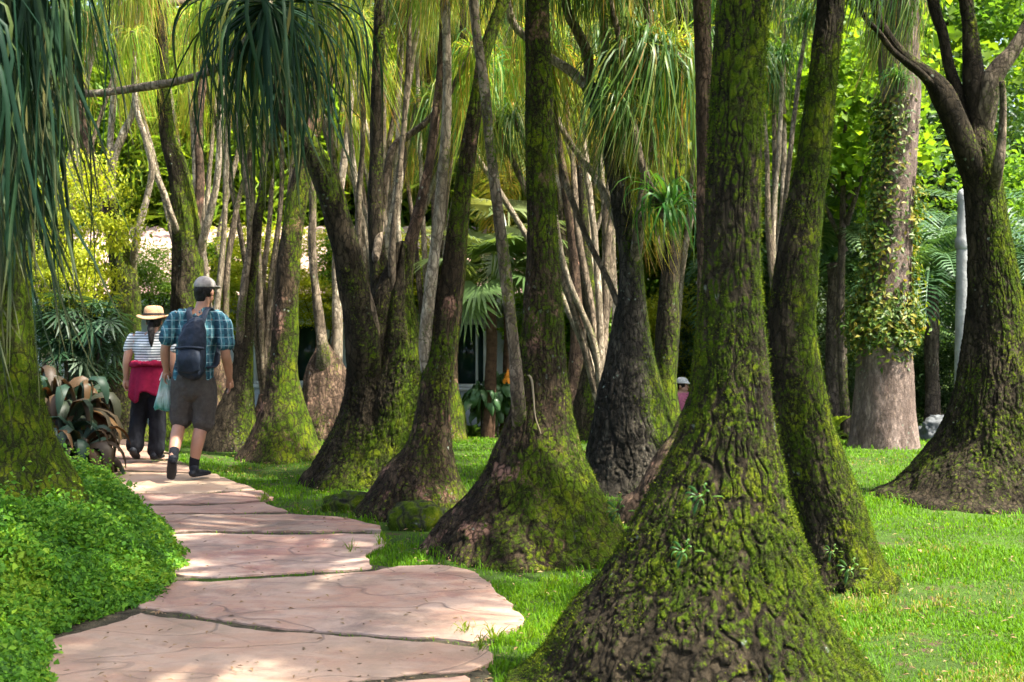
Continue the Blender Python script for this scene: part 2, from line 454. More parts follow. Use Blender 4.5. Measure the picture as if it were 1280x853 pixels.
def gz(x, y):
    x = np.asarray(x, float); y = np.asarray(y, float)
    z = -.42 * sstep((y - 12.5) / 7)
    e = bank_edge(y) + .05 * np.sin(y * 5)
    t = np.clip((e - x) / 1.5, 0, 1)
    m = .40 * (1 - (1 - t) ** 2.2) * sstep((y - 4.9) / .9) * (1 - sstep((y - 9.0) / 2.0))
    return z + m + .012 * np.sin(x * 1.7 + y) * np.cos(y * 1.3)

def gz1(x, y): return float(gz(np.array([x]), np.array([y]))[0])
# ------------------------------------------------------------------ world, sun, camera
w = bpy.data.worlds.new('World'); scene.world = w; w.use_nodes = True
nt = w.node_tree; bg = nt.nodes['Background']
sky = nt.nodes.new('ShaderNodeTexSky'); sky.sky_type = 'NISHITA'; sky.sun_disc = False
SUN = np.array([.47, -.19, .87]); SUN /= np.linalg.norm(SUN)
elev = math.asin(SUN[2]); azim = math.atan2(SUN[0], SUN[1])
sky.sun_elevation = elev; sky.sun_rotation = azim; sky.air_density = .8; sky.dust_density = 4.0; sky.ozone_density = .4
nt.links.new(sky.outputs[0], bg.inputs[0]); bg.inputs[1].default_value = .15
ld = bpy.data.lights.new('sun', 'SUN'); ld.energy = 4.2; ld.angle = math.radians(.8); ld.color = (1.0, .95, .84)
so = bpy.data.objects.new('sun', ld); col.objects.link(so)
so.rotation_euler = Vector(-SUN).to_track_quat('-Z', 'Y').to_euler(); so.location = (10, 0, 30)
cd = bpy.data.cameras.new('camera'); cam = bpy.data.objects.new('camera', cd); col.objects.link(cam)
cd.sensor_width = 36; cd.lens = 36 * F / 1280; cd.shift_y = -(426.5 - HY) / 1280; cd.clip_end = 600; cd.clip_start = .05
cam.location = (0, 0, CH); cam.rotation_euler = (PI / 2, 0, 0); scene.camera = cam
cd.dof.use_dof = True; cd.dof.focus_distance = 8.0; cd.dof.aperture_fstop = 5.0
vs = scene.view_settings
scene.display_settings.display_device = 'sRGB'
vs.view_transform = 'Standard'; vs.look = 'None'; vs.gamma = 1; vs.exposure = EXPO; vs.use_curve_mapping = False
cy = scene.cycles
cy.use_denoising = True; cy.max_bounces = 10; cy.diffuse_bounces = 5; cy.transmission_bounces = 6; cy.glossy_bounces = 2; cy.transparent_max_bounces = 4
cy.caustics_reflective = False; cy.caustics_refractive = False; cy.sample_clamp_indirect = 6
cy.use_adaptive_sampling = True; cy.adaptive_threshold = .02

# ------------------------------------------------------------------ ground
def axis(fine0, fine1, step, lo, hi):
    a = list(np.arange(fine0, fine1, step)); s = step
    x = fine1
    while x < hi: a.append(x); s *= 1.25; x += s
    s = step; x = fine0 - step
    while x > lo: a.insert(0, x); s *= 1.25; x -= s
    return np.array(a)
xs = axis(-8, 8, .10, -260, 260); ys = axis(3.5, 22, .10, -60, 400)
gx, gy = np.meshgrid(xs, ys); gxf, gyf = gx.ravel(), gy.ravel()
gzv = gz(gxf, gyf) + .012 * fbm(np.stack([gxf * 2, gyf * 2, 0 * gxf], 1), 5, 2)
nx_ = len(xs); i = (np.arange(len(ys) - 1)[:, None] * nx_ + np.arange(nx_ - 1)[None]).ravel()
m, nt, out = nt_new('lawn_soil')
v = coords(nt)
c = ramp(nt, noise(nt, v, 1.6, 5, .6), [(.35, (.030, .055, .010)), (.62, (.050, .095, .013))])
c = mixc(nt, ramp(nt, noise(nt, v, 5.5, 5, .65), [(.56, (0, 0, 0)), (.66, (1, 1, 1))]), c, (.070, .047, .029))
principled(nt, out, c, .95, bump(nt, noise(nt, v, 40, 5, .7), .03), .1)
M['ground'] = m
g = link('ground', mk_mesh('ground', np.stack([gxf, gyf, gzv], 1), np.stack([i, i + 1, i + nx_ + 1, i + nx_], 1)), m)
g['kind'] = 'structure'

# ------------------------------------------------------------------ path of sandstone slabs
zz = lambda pts: [(20 + a / 1.939, 540 + b / 1.939) for a, b in pts]
SL = [
 [(520, 662), (700, 640), (1090, 602), (1120, 640), (1100, 900), (-400, 900), (-300, 680)],
 [(45, 520), (130, 500), (225, 480), (300, 446), (350, 455), (490, 475), (620, 495), (780, 506), (930, 516), (1105, 530), (1162, 548), (1150, 572), (1090, 592), (930, 600), (700, 630), (500, 655), (-100, 680), (0, 600)],
 [(300, 436), (240, 400), (250, 376), (360, 366), (470, 372), (560, 364), (700, 356), (860, 347), (930, 331), (1030, 328), (1112, 346), (1150, 380), (1200, 430), (1238, 470), (1210, 488), (1105, 520), (930, 506), (780, 496), (620, 484), (490, 464), (400, 446)],
 [(240, 330), (330, 259), (460, 254), (640, 257), (882, 254), (892, 285), (852, 300), (864, 338), (700, 349), (560, 357), (470, 364), (360, 352), (250, 350)],
 [(200, 240), (270, 212), (400, 206), (520, 208), (660, 206), (782, 213), (882, 236), (884, 247), (640, 250), (460, 248), (330, 252), (220, 258)],
 [(170, 200), (240, 185), (440, 186), (600, 178), (658, 199), (520, 203), (400, 202), (285, 208)],
 [(150, 180), (222, 158), (430, 159), (592, 150), (626, 165), (600, 174), (440, 181), (240, 182)],
 [(130, 150), (180, 108), (260, 101), (370, 104), (482, 107), (582, 146), (430, 155), (220, 155)],
 [(110, 110), (190, 72), (280, 72), (372, 77), (474, 103), (370, 101), (260, 97), (180, 104)],
 [(120, 75), (190, 45), (290, 52), (384, 62), (374, 72), (280, 69), (190, 69)],
 [(130, 46), (225, 34), (330, 42), (372, 56), (290, 49), (190, 42)],
 [(150, 34), (200, 24), (285, 22), (345, 34), (330, 39), (225, 31)],
]
m, nt, out = nt_new('pink_sandstone')
v = coords(nt); vx = coords(nt, (.35, 1, 1.0))
vr = coords(nt, (.62, 1.15, 3))
c = ramp(nt, noise(nt, v, 1.7, 7, .66, .8), [(.28, (.16, .078, .060)), (.40, (.27, .130, .095)), (.50, (.37, .215, .145)), (.58, (.31, .205, .155)), (.68, (.19, .135, .115)), (.78, (.37, .275, .19))])
c = mixc(nt, ramp(nt, noise(nt, vr, 3.2, 6, .62, 1.2), [(.44, (.0, .0, .0)), (.60, (.75, .75, .75))]), c, (.44, .33, .25))
c = mixc(nt, ramp(nt, noise(nt, vr, 5.5, 6, .6, 1.6), [(.57, (0, 0, 0)), (.70, (.7, .7, .7))]), c, (.24, .125, .11))
c = mixc(nt, ramp(nt, noise(nt, v, 2.3, 8, .72), [(.48, (0, 0, 0)), (.66, (.8, .8, .8))]), c, (.13, .098, .072))
c = mixc(nt, ramp(nt, noise(nt, v, 11, 6, .7), [(.54, (0, 0, 0)), (.70, (.7, .7, .7))]), c, (.20, .15, .125))
ck = noise(nt, vr, 1.3, 2.2, .5, .5)
ckm = ramp(nt, mth(nt, 'ABSOLUTE', mth(nt, 'SUBTRACT', ck, .5)), [(.0, (0, 0, 0)), (.007, (1, 1, 1))])
c = mixc(nt, mth(nt, 'MULTIPLY', mth(nt, 'SUBTRACT', 1.0, ckm), .7), c, (.10, .065, .05))
oi = nt.nodes.new('ShaderNodeObjectInfo'); hs = nt.nodes.new('ShaderNodeHueSaturation')
mr = nt.nodes.new('ShaderNodeMapRange'); mr.inputs[3].default_value = .74; mr.inputs[4].default_value = 1.12
nt.links.new(oi.outputs['Random'], mr.inputs[0]); nt.links.new(mr.outputs[0], hs.inputs['Value']); c = mixc(nt, mth(nt, 'MULTIPLY', mth(nt, 'FRACT', mth(nt, 'MULTIPLY', oi.outputs['Random'], 5.3)), .55), c, ramp(nt, mth(nt, 'FRACT', mth(nt, 'MULTIPLY', oi.outputs['Random'], 9.7)), [(.3, (.35, .25, .155)), (.7, (.25, .145, .12))]))
nt.links.new(c, hs.inputs['Color'])
b = bump(nt, noise(nt, vr, 4.0, 7, .66, .4), .022, .7); b = bump(nt, noise(nt, v, 45, 5, .7), .006, .7, b); b = bump(nt, ckm, .008, .8, b)
principled(nt, out, hs.outputs[0], .62, b, .35)
M['slab'] = m
path = bpy.data.objects.new('path', None); col.objects.link(path); path['kind'] = 'structure'
M['bed'] = plain('path_bed_soil', (.060, .052, .032), .95, .1, 14, .5, .02)

def poly_inside(px, py, poly):
    poly = np.asarray(poly); x1, y1 = poly[:, 0], poly[:, 1]; x2, y2 = np.roll(x1, -1), np.roll(y1, -1)
    r = np.zeros(len(px), bool)
    for a, b, c_, d in zip(x1, y1, x2, y2):
        if b == d: continue
        r ^= ((b > py) != (d > py)) & (px < (c_ - a) * (py - b) / (d - b) + a)
    return r
def rough_outline(pts, seed, step=.035, amp=.014):
    pts = [np.array(p) for p in pts]; o = []; r = np.random.default_rng(seed)
    for a, b in zip(pts, pts[1:] + pts[:1]):
        n = max(1, int(np.linalg.norm(b - a) / step))
        for k in range(n): o.append(a + (b - a) * k / n)
    o = np.array(o)
    tg = np.roll(o, -1, 0) - np.roll(o, 1, 0); nn = np.stack([tg[:, 1], -tg[:, 0]], 1); nn /= np.linalg.norm(nn, axis=1)[:, None] + 1e-9
    q = np.stack([o[:, 0] * 6, o[:, 1] * 6, np.full(len(o), seed * 3.)], 1)
    return o + nn * (amp * 1.6 * fbm(q, 2, 3))[:, None]
slab_polys = []
for k, s in enumerate(SL):
    gp = [G(*p) for p in zz(s)]
    gp = [p if p[0] > -9 else np.array([-9, p[1]]) for p in gp]
    ol = rough_outline(gp, k + 1, .02, .015); slab_polys.append(ol)
    bm = bmesh.new()
    f = bm.faces.new([bm.verts.new((x, y, 0)) for x, y in ol])
    f.normal_update()
    if f.normal.z < 0: f.normal_flip()
    top = .022 + .005 * random.uniform(-1, 1)
    ex = bmesh.ops.extrude_face_region(bm, geom=[f])
    vv = [e for e in ex['geom'] if isinstance(e, bmesh.types.BMVert)]
    tf = [e for e in ex['geom'] if isinstance(e, bmesh.types.BMFace)]
    for q in vv: q.co.z = top
    bv = bmesh.ops.inset_region(bm, faces=tf, thickness=.007, depth=.004)
    tx, ty = random.uniform(-.004, .004), random.uniform(-.006, .006)
    cx0, cy0 = ol.mean(0)
    for q in bm.verts:
        if q.co.z > .01: q.co.z += tx * (q.co.x - cx0) + ty * (q.co.y - cy0)
    bmesh.ops.triangulate(bm, faces=[f for f in bm.faces if len(f.verts) > 4])
    me = bpy.data.meshes.new('paving_slab'); bm.to_mesh(me); bm.free()
    link('paving_slab', me, M['slab'], path)
# soil bed below the joints
L = [(x - .3, y) for x, y in [(-3.0, 4.2), (-2.6, 5.4), (-2.4, 6.5), (-2.55, 7.5), (-2.9, 8.6), (-3.4, 10), (-4.1, 12), (-4.6, 14)]]
Rr = [G(188, 553), G(200, 562), G(214, 573), G(258, 593), G(312, 616), G(330, 632), G(352, 640), G(455, 664), G(462, 690), G(455, 708), G(575, 722), G(635, 785), G(600, 830), np.array([.1, 4.2])]
bp = rough_outline([np.array(p) for p in L] + [np.array(p) for p in Rr], 77, .08, .01)
bm = bmesh.new(); f = bm.faces.new([bm.verts.new((x, y, .012)) for x, y in bp]); f.normal_update()
if f.normal.z < 0: f.normal_flip()
bmesh.ops.triangulate(bm, faces=[f]); me = bpy.data.meshes.new('path_bed'); bm.to_mesh(me); bm.free()
link('path_bed', me, M['bed'], path)

# ------------------------------------------------------------------ grass
M['grass'] = leaf_mat('lawn_grass', [(0, (.24, .20, .07)), (.07, (.18, .18, .04)), (.13, (.105, .195, .012)), (.5, (.080, .180, .006)), (1, (.155, .26, .008))], .45, .6, (1.3, 1.2, .3), 0, .12)
def grass_obj(name, n, seed, label=None, ylo=4.3, yhi=24, hmin=.022, hmax=.048, w=.0042, mask=None):
    r = np.random.default_rng(seed)
    u = r.uniform(0, 1, n); p = .7
    y = (ylo ** -p + u * (yhi ** -p - ylo ** -p)) ** (-1 / p)
    x = r.uniform(-.52, .86, n) * y
    keep = np.ones(len(x), bool)
    for s in slab_polys: keep &= ~poly_inside(x, y, s) | (r.uniform(0, 1, n) < .0)
    keep &= ~(x < bank_edge(y) + .35) | (y > 11.5)
    keep &= ~(poly_inside(x, y, bp) & (r.uniform(0, 1, n) > .22))
    for (tx, ty, tr) in TRUNKS: 
        d = np.hypot(x - tx, y - ty); keep &= d > tr * .86
    near = np.full(len(x), 9.)
    for (tx, ty, tr) in TRUNKS: near = np.minimum(near, np.hypot(x - tx, y - ty) - tr)
    bn = fbm(np.stack([x * 4, y * 4, 0 * x], 1), 53, 3)
    keep &= ~((near < .16 + .22 * bn) & (r.uniform(0, 1, n) < .72))
    pn = fbm(np.stack([x * 1.3, y * 1.3, 0 * x], 1), 44, 3)
    keep &= pn > -.48 + .45 * r.uniform(-1, 1, n)
    if mask is not None: keep &= mask(x, y, r)
    x, y, pn = x[keep], y[keep], pn[keep]; n = len(x)
    z = gz(x, y)
    edge = np.zeros(n)
    for (tx, ty, tr) in TRUNKS: edge = np.maximum(edge, np.exp(-np.maximum(np.hypot(x - tx, y - ty) - tr, 0) / .10))
    hh = (hmin + (hmax - hmin) * r.uniform(0, 1, n) ** 1.6) * (1 + .5 * pn) * (1 + .9 * edge)
    a = r.uniform(0, 2 * PI, n); lean = r.uniform(.1, .9, n); ww = w * (.6 + y / 8) * r.uniform(.7, 1.3, n)
    dx, dy = np.cos(a), np.sin(a); sx, sy = -dy, dx
    def pt(f, side, fh): return np.stack([x + dx * lean * hh * f + sx * ww * side, y + dy * lean * hh * f + sy * ww * side, z + hh * fh - .004], 1)
    V = np.stack([pt(0, -.5, 0), pt(0, .5, 0), pt(.35, .42, .6), pt(.35, -.42, .6), pt(1, 0, 1 - .25 * 1)], 1).reshape(-1, 3)
    i = np.arange(n) * 5
    pl_ = fbm(np.stack([x * .9, y * .9, 0 * x + 4], 1), 47, 2)
    rn = np.clip(r.uniform(0, 1, n) * .6 + .45 * (pl_ + .45), 0, 1)
    o = link(name, mk_mesh(name, V, np.stack([i, i + 1, i + 2, i + 3], 1), np.stack([i + 3, i + 2, i + 4], 1), {'rnd': np.repeat(rn, 5)}), M['grass'])
    o['kind'] = 'stuff'; return o
# ------------------------------------------------------------------ leaf rosettes shared by the palms
RM = {
 'g0': blade_mesh('leaf_rosette', M['strap'], 170, 8, 1.20, .013, 11),
 'g1': blade_mesh('leaf_rosette', M['strap'], 160, 8, 1.30, .012, 12, el=(-30, 60), t1=(.3, .6)),
 'g2': blade_mesh('leaf_rosette', M['strap'], 170, 8, 1.05, .018, 13, el=(-10, 75), t1=(.5, 1.0)),
 'y0': blade_mesh('leaf_rosette', M['strap_y'], 130, 8, 1.35, .012, 14, el=(-50, 40), t1=(.2, .5)),
 'y1': blade_mesh('leaf_rosette', M['strap_y'], 130, 8, 1.20, .012, 15, el=(-35, 60), t1=(.25, .6)),
 'h0': blade_mesh('leaf_rosette', M['strap_b'], 150, 12, 1.25, .020, 16, el=(-35, 65), t1=(.28, .7), keel=True),
 'h1': blade_mesh('leaf_rosette', M['strap_b'], 95, 12, 1.70, .021, 17, el=(-40, 50), t1=(.2, .5), keel=True),
 'h2': blade_mesh('leaf_rosette', M['strap_b'], 170, 14, 1.25, .021, 19, el=(-70, 32), t0=(0, .12), t1=(.40, .95), keel=True),
 'u0': blade_mesh('leaf_rosette', M['strap'], 110, 8, .62, .017, 18, el=(5, 80), t1=(.5, 1.3)),
}
def rosette(root, pos, kind, s=1.0, tilt=None):
    o = link('leaf_rosette', RM[kind], None, root)
    o.location = tuple(np.array(pos, float) - np.array(root.location))
    t = tilt if tilt is not None else (random.uniform(-.2, .2), random.uniform(-.2, .2))
    o.rotation_euler = (t[0], t[1], random.uniform(0, 6.28)); k = s * random.uniform(.9, 1.1); o.scale = (k, k, k)
    return o

M['moss'] = leaf_mat('moss_tufts', [(0, (.012, .024, .002)), (.4, (.036, .066, .003)), (.75, (.075, .118, .005)), (1, (.14, .175, .008))], .25, .9, (1.2, 1.1, .4), 0, .1, huev=0)
def moss_fuzz(root, tk, ms, n, seed):
    me = tk.data; nv = len(me.vertices); co = np.zeros(nv * 3, np.float32); me.vertices.foreach_get('co', co); co = co.reshape(-1, 3)
    no = np.zeros(nv * 3, np.float32); me.vertex_normals.foreach_get('vector', no); no = no.reshape(-1, 3)
    r = np.random.default_rng(seed)
    pn = fbm(co * 9, 3, 3)
    # weight by local spacing so that dense rings do not get more tufts
    w_ = np.clip(ms + .22 * pn - .30, 0, .45) * (co[:, 2] < 3.3); w_ = w_ * np.hypot(co[:, 0] - co[:, 0].mean(), co[:, 1] - co[:, 1].mean()).clip(.05, 1)
    k = r.choice(nv, n, p=w_ / w_.sum())
    p = co[k] + r.normal(0, .006, (n, 3)); d = no[k] + r.normal(0, .55, (n, 3)) + [0, 0, .1]; d /= np.linalg.norm(d, axis=1)[:, None]
    s = np.cross(d, r.normal(size=(n, 3))); s /= np.linalg.norm(s, axis=1)[:, None]
    h = r.uniform(.003, .008, n)[:, None]; ww = r.uniform(.0011, .0024, n)[:, None]
    V = np.stack([p - s * ww - no[k] * .003, p + s * ww - no[k] * .003, p + d * h], 1).reshape(-1, 3); i = np.arange(n) * 3
    rn = np.clip(.5 + .55 * pn[k] + r.normal(0, .25, n), 0, 1)
    o = link('moss', mk_mesh('moss', V, None, np.stack([i, i + 1, i + 2], 1), {'rnd': np.repeat(rn, 3)}), M['moss'], root); o['kind'] = 'stuff'

GRP = 'ponytail palms beside the path'
TRUNKS = []
_tn = [0]
def stem_tube(root, C, mat, seed, nu=20, furrow=.003, moss=.12, name='stem'):
    L_ = np.linalg.norm(np.diff(np.array(C)[:, :3], axis=0), axis=1).sum()
    V, Q, T, ms = tube(C, nu, max(10, int(L_ / .035)), seed, .14, furrow, 26, mossf=mossfun(moss, .15, 0, 2.5, .45, .05))
    return wpart(name, V, Q, mat, root, T, {'moss': ms})

def crown_top(root, p, r, seed, n=4, spread=.9, rise=(.7, 1.5), kinds=('g0', 'g1'), mat='stem', scale=1.0, s0=None, sunny=False):
    """limbs that fork from the top of a trunk, each ending in a rosette"""
    rr = np.random.default_rng(seed); p = np.array(p)
    a0 = rr.uniform(0, 6.28)
    for k in range(n):
        a = a0 + k * 2.399 + rr.uniform(-.3, .3); sp = spread * rr.uniform(.25 if n > 9 else .5, 1.1); h = rr.uniform(*rise)
        if sunny and math.cos(a + .35) > .45: sp *= .35  # limbs cut short towards the sun so light reaches the trunk
        e = p + np.array([math.cos(a) * sp, math.sin(a) * sp, h])
        mid = p * .5 + e * .5 + np.array([math.cos(a) * sp * .2, math.sin(a) * sp * .2, -h * .05])
        C = [(*(p - np.array([0, 0, .05])), r * .8), (*mid, r * .6), (*e, r * .45)]
        stem_tube(root, C, M[mat], seed * 9 + k, 12, 0.0, .1, 'branch')
        rosette(root, e, kinds[k % len(kinds)], scale)

def palm(label, Y, base, mat='bark', nu=160, nv=200, lump=.07, furrow=.008, ff=12, lobes=.05, fine=0., flare=.14, clefts=(), vert=.9, moss=None,
         stems=(), top=None, dY=(0, 0), name='ponytail_palm', cat='palm tree', group=GRP, seed=None, ros=(), fuzz=0):
    """base: (px, py, half width) from ground to top at depth Y;  stems: (pts, mat, end kind, (Y0, Y1))"""
    _tn[0] += 1; sd = seed or _tn[0] * 3 + 1
    x0, y0 = base[0][0], base[0][1]
    b = P(x0, y0, Y); root = thing(name, label, cat, (b[0], Y, gz1(b[0], Y)), group)
    gzz = root.location.z
    C = []
    n = len(base); top_py, bot_py = base[-1][1], base[0][1]
    for (px, py, hw) in base:
        f = (bot_py - py) / max(1, bot_py - top_py); y = Y + dY[0] + (dY[1] - dY[0]) * f
        q = P(px, py, y); C.append((*q, hw * y / F * (1 + flare * max(0, 1 - f / .4))))
    # carry the base below the soil
    C[0] = (C[0][0], C[0][1], gzz + .02, C[0][3])
    C.insert(0, (C[0][0], C[0][1], gzz - .12, C[0][3] * 1.06))
    TRUNKS.append((C[1][0], C[1][1], C[1][3]))
    V, Q, T, ms = tube(C, nu, nv, sd, lump, furrow, ff, fine, clefts, lobes, vert, moss or mossfun())
    tk = wpart('trunk', V, Q, M[mat], root, T, {'moss': ms})
    if fuzz: moss_fuzz(root, tk, ms, fuzz, sd)
    for k, st in enumerate(stems):
        pts, smat, end, (ya, yb) = st[:4]; kw = st[4] if len(st) > 4 else {}
        m_ = len(pts); SC = []
        for j, (px, py, hw) in enumerate(pts):
            y = ya + (yb - ya) * j / (m_ - 1)
            if j == 0: y = kw.get('y0', Y)
            SC.append((*P(px, py, y), hw * y / F * (.8 if j == 0 else 1) * (.86 if hw < 12 else 1)))
        a_, b_ = np.array(SC[0][:3]), np.array(SC[1][:3]); d_ = (a_ - b_) / np.linalg.norm(a_ - b_)
        SC.insert(0, (*(a_ + d_ * SC[0][3] * 2.2), SC[0][3] * .35))
        stem_tube(root, SC, M[smat], sd * 31 + k, kw.get('nu', 20), kw.get('furrow', .003), kw.get('moss', .12), 'stem')
        if end: rosette(root, SC[-1][:3], end, kw.get('s', 1.0))
    for (px, py, y, kind, s) in ros: rosette(root, P(px, py, y), kind, s)
    if top: crown_top(root, C[-1][:3], C[-1][3], sd * 7, **top)
    return root

# --- nearest big trunk, moss on its sunny side
palm('huge moss covered swollen trunk nearest the camera with a dark hollow at its foot', 4.85,
     [(880, 866, 238), (880, 850, 222), (881, 825, 202), (882, 800, 185), (888, 760, 158), (893, 715, 131), (897, 670, 110), (903, 615, 86), (908, 560, 66), (913, 500, 52), (915, 430, 44), (915, 350, 37), (916, 270, 35), (918, 200, 34), (922, 100, 33), (929, 0, 33), (936, -110, 32), (938, -420, 28)],
     'bark', 900, 800, .025, .0125, 12.5, .05, fine=1.3, flare=.03, clefts=((PI - .47, .16, .17, .22), (PI + .55, .22, .05, .35)), vert=.7,
     moss=mossfun(.76, .12, .06, 1.9, .48, .70), fuzz=150000, top=dict(n=36, spread=3.5, rise=(.3, 2.4), kinds=('g1', 'g0', 'g2'), scale=1.15, sunny=True))  # unseen crown above the frame, made wide and dense to shade the path
# --- slender leaning trunk just behind it on the right
palm('slim mossy trunk leaning close behind the right side of the huge nearest trunk', 6.75,
     [(1052, 732, 62), (1050, 705, 50), (1040, 650, 40), (1022, 600, 37), (1006, 540, 35), (995, 470, 32), (990, 410, 29.5), (995, 340, 27), (1004, 270, 24), (1016, 200, 21), (1024, 130, 19), (1033, 60, 18), (1040, -20, 17), (1046, -260, 15)],
     'bark', 360, 560, .05, .010, 13, .07, fine=.9, vert=.5, moss=mossfun(.62, .2, .1, 1.8, .5, .25), fuzz=60000, top=dict(n=24, spread=2.6, rise=(1.0, 2.4), kinds=('g2', 'g0')))  # crown out of view, thickened to cast shade over the slabs
# --- tree in the middle with the side stem
palm('broad mossy trunk with a thin brown side stem right of the slabs', 7.75,
     [(665, 688, 117), (665, 672, 108), (669, 645, 92), (671, 610, 71), (672, 570, 54), (675, 530, 40), (677, 490, 32), (678, 450, 28), (679, 400, 25), (679, 330, 20), (677, 260, 19), (675, 190, 18.5), (674, 100, 16.5), (671, 0, 15.5), (668, -120, 14), (664, -260, 11)],
     'bark_red', 540, 520, .05, .011, 12, .06, fine=.9, clefts=((PI + .2, .2, .04, .4),), vert=.7, moss=mossfun(.60, .15, .1, 1.5, .6, .4), fuzz=60000,
     stems=[([(652, 560, 12), (648, 500, 11), (644, 450, 10), (636, 380, 9), (628, 310, 8.5), (620, 240, 8), (612, 170, 7.5), (604, 100, 7), (594, 30, 7), (588, -60, 6.5), (580, -200, 6)], 'stem', 'g1', (7.55, 7.5), dict(moss=.2))],
     top=dict(n=14, spread=1.9, rise=(1.0, 2.2), kinds=('g2', 'g0')))
# --- twin stem tree
palm('twin stemmed trunk with a reddish flaking base beside the two mossy stones', 9.05,
     [(523, 641, 68), (524, 625, 60), (528, 600, 48), (534, 575, 34), (538, 550, 25), (541, 520, 20.5), (544, 490, 19), (548, 450, 18.5), (556, 400, 15.5), (565, 340, 14), (571, 290, 13), (580, 230, 11.5), (587, 176, 10), (597, 123, 9), (605, 70, 8.5), (620, 25, 8), (636, -20, 7.5), (655, -120, 7)],
     'bark_red', 320, 420, .06, .009, 14, .07, fine=.6, vert=.5, moss=mossfun(.64, .15, .2, 1.7, .6, .35), fuzz=30000,
     stems=[([(536, 470, 12), (532, 430, 10.5), (536, 380, 9.5), (543, 320, 8.5), (549, 270, 8), (553, 220, 7.5), (557, 170, 7), (559, 100, 6.5), (557, 0, 6), (556, -90, 5.5)], 'stem_pale', 'y1', (9.0, 9.0))],
     top=dict(n=3, spread=.8, rise=(.3, .8), kinds=('g1', 'y1')))
# --- the big clump
palm('wide swollen base carrying a clump of five stems, bright moss on its right side', 10.6,
     [(452, 604, 66), (455, 590, 60), (462, 565, 54), (470, 530, 50), (476, 495, 49), (481, 460, 48), (486, 430, 43), (489, 395, 33), (494, 360, 23), (499, 330, 15), (503, 305, 9)],
     'bark', 380, 280, .08, .011, 11, .06, fine=.7, clefts=((PI - .1, .18, .06, 3), (PI + .9, .2, .05, 3)), vert=.5, moss=mossfun(.46, .28, .1, 1.9, .5, .35), fuzz=40000,
     stems=[([(462, 490, 24), (455, 440, 22), (447, 390, 19), (437, 330, 17), (424, 280, 16), (409, 235, 15), (392, 195, 14), (374, 165, 13), (356, 142, 11), (348, 60, 9), (350, -40, 8)], 'bark', 'g0', (10.4, 9.9), dict(nu=60, furrow=.006, moss=.22)),
            ([(472, 470, 12), (466, 410, 10), (455, 360, 8), (440, 310, 6.5), (430, 270, 6), (419, 211, 5), (413, 140, 4.5), (412, 35, 4), (410, -60, 4)], 'stem', 'y0', (10.4, 10.1), dict(moss=.2)),
            ([(487, 470, 17), (481, 410, 14), (474, 340, 12.5), (469, 280, 11), (470, 200, 10), (472, 105, 9), (475, 0, 8.5), (476, -110, 8)], 'bark', 'g0', (10.7, 10.9), dict(nu=48, furrow=.006, moss=.28)),
            ([(500, 450, 18), (500, 400, 15), (507, 340, 11), (517, 290, 9), (528, 246, 8), (538, 197, 7), (545, 140, 6.5), (552, 70, 6), (556, -70, 5.5)], 'bark_brown', 'y1', (10.6, 10.8), dict(moss=.1)),
            ([(492, 430, 9), (490, 340, 6), (491, 299, 5), (496, 246, 4.5), (503, 176, 4.2), (510, 88, 4), (512, 0, 3.8), (512, -90, 3.5)], 'stem', 'g1', (10.5, 10.4)),
            ([(470, 320, 7), (477, 275, 6.5), (482, 229, 6.5), (492, 186, 6), (510, 170, 5), (532, 153, 4.5), (560, 120, 4), (590, 60, 3.5)], 'stem', 'y0', (10.8, 11.2))],
     )
# --- smaller trunks behind the walkers
palm('curved mossy trunk right of the walking man with a low spreading foot', 12.45,
     [(352, 572, 49), (353, 560, 43), (355, 530, 32), (355, 500, 24), (354, 470, 18), (356, 430, 15.5), (358, 380, 14.5), (362, 320, 14), (368, 270, 13), (374, 235, 12.5), (384, 190, 11), (396, 130, 10), (402, 60, 9), (406, -60, 8)],
     'bark_red', 160, 220, .08, .008, 15, .06, vert=.4, moss=mossfun(.38, .3, .2, 2, .5, .15), top=dict(n=3, spread=.7, rise=(.2, .7), kinds=('y1', 'g1')))
palm('slim trunk splitting into two thin stems directly beside the walking man', 13.3,
     [(289, 559, 37), (291, 545, 31), (296, 515, 22), (301, 485, 16), (304, 455, 12), (306, 420, 10), (310, 380, 8), (316, 330, 7), (323, 270, 6), (336, 215, 5.5), (345, 165, 5), (347, 60, 4.5), (345, -40, 4)],
     'bark', 140, 200, .08, .007, 15, .06, vert=.4, moss=mossfun(.30, .3, .2, 2, .5, .15),
     stems=[([(303, 450, 8), (301, 400, 6.5), (306, 350, 5.5), (312, 300, 4.8), (310, 240, 4.2), (300, 160, 4), (296, 60, 3.6), (292, -30, 3.4)], 'stem', 'y0', (13.2, 13.2))],
     top=dict(n=2, spread=.5, rise=(.2, .6), kinds=('y0', 'g1')))
palm('pinkish brown swollen base behind the curved mossy trunk, without moss', 15.3,
     [(406, 536, 33), (406, 520, 33), (407, 490, 30), (407, 465, 25), (406, 445, 17), (404, 432, 8)],
     'bark_brown', 140, 120, .08, .008, 13, .05, vert=.3, moss=mossfun(.02, .1, .15, 2, .4, .1),
     stems=[([(400, 480, 14), (404, 445, 10), (399, 400, 7.5), (393, 350, 6.5), (390, 300, 6), (391, 260, 5.5), (388, 150, 5), (384, 40, 4.5)], 'stem', 'y1', (15.1, 15.1)),
            ([(414, 480, 13), (420, 440, 9), (421, 390, 7), (420, 330, 6), (422, 270, 5.5), (434, 170, 5), (444, 60, 4.5), (446, -20, 4)], 'stem_pale', 'y0', (15.3, 15.3))])
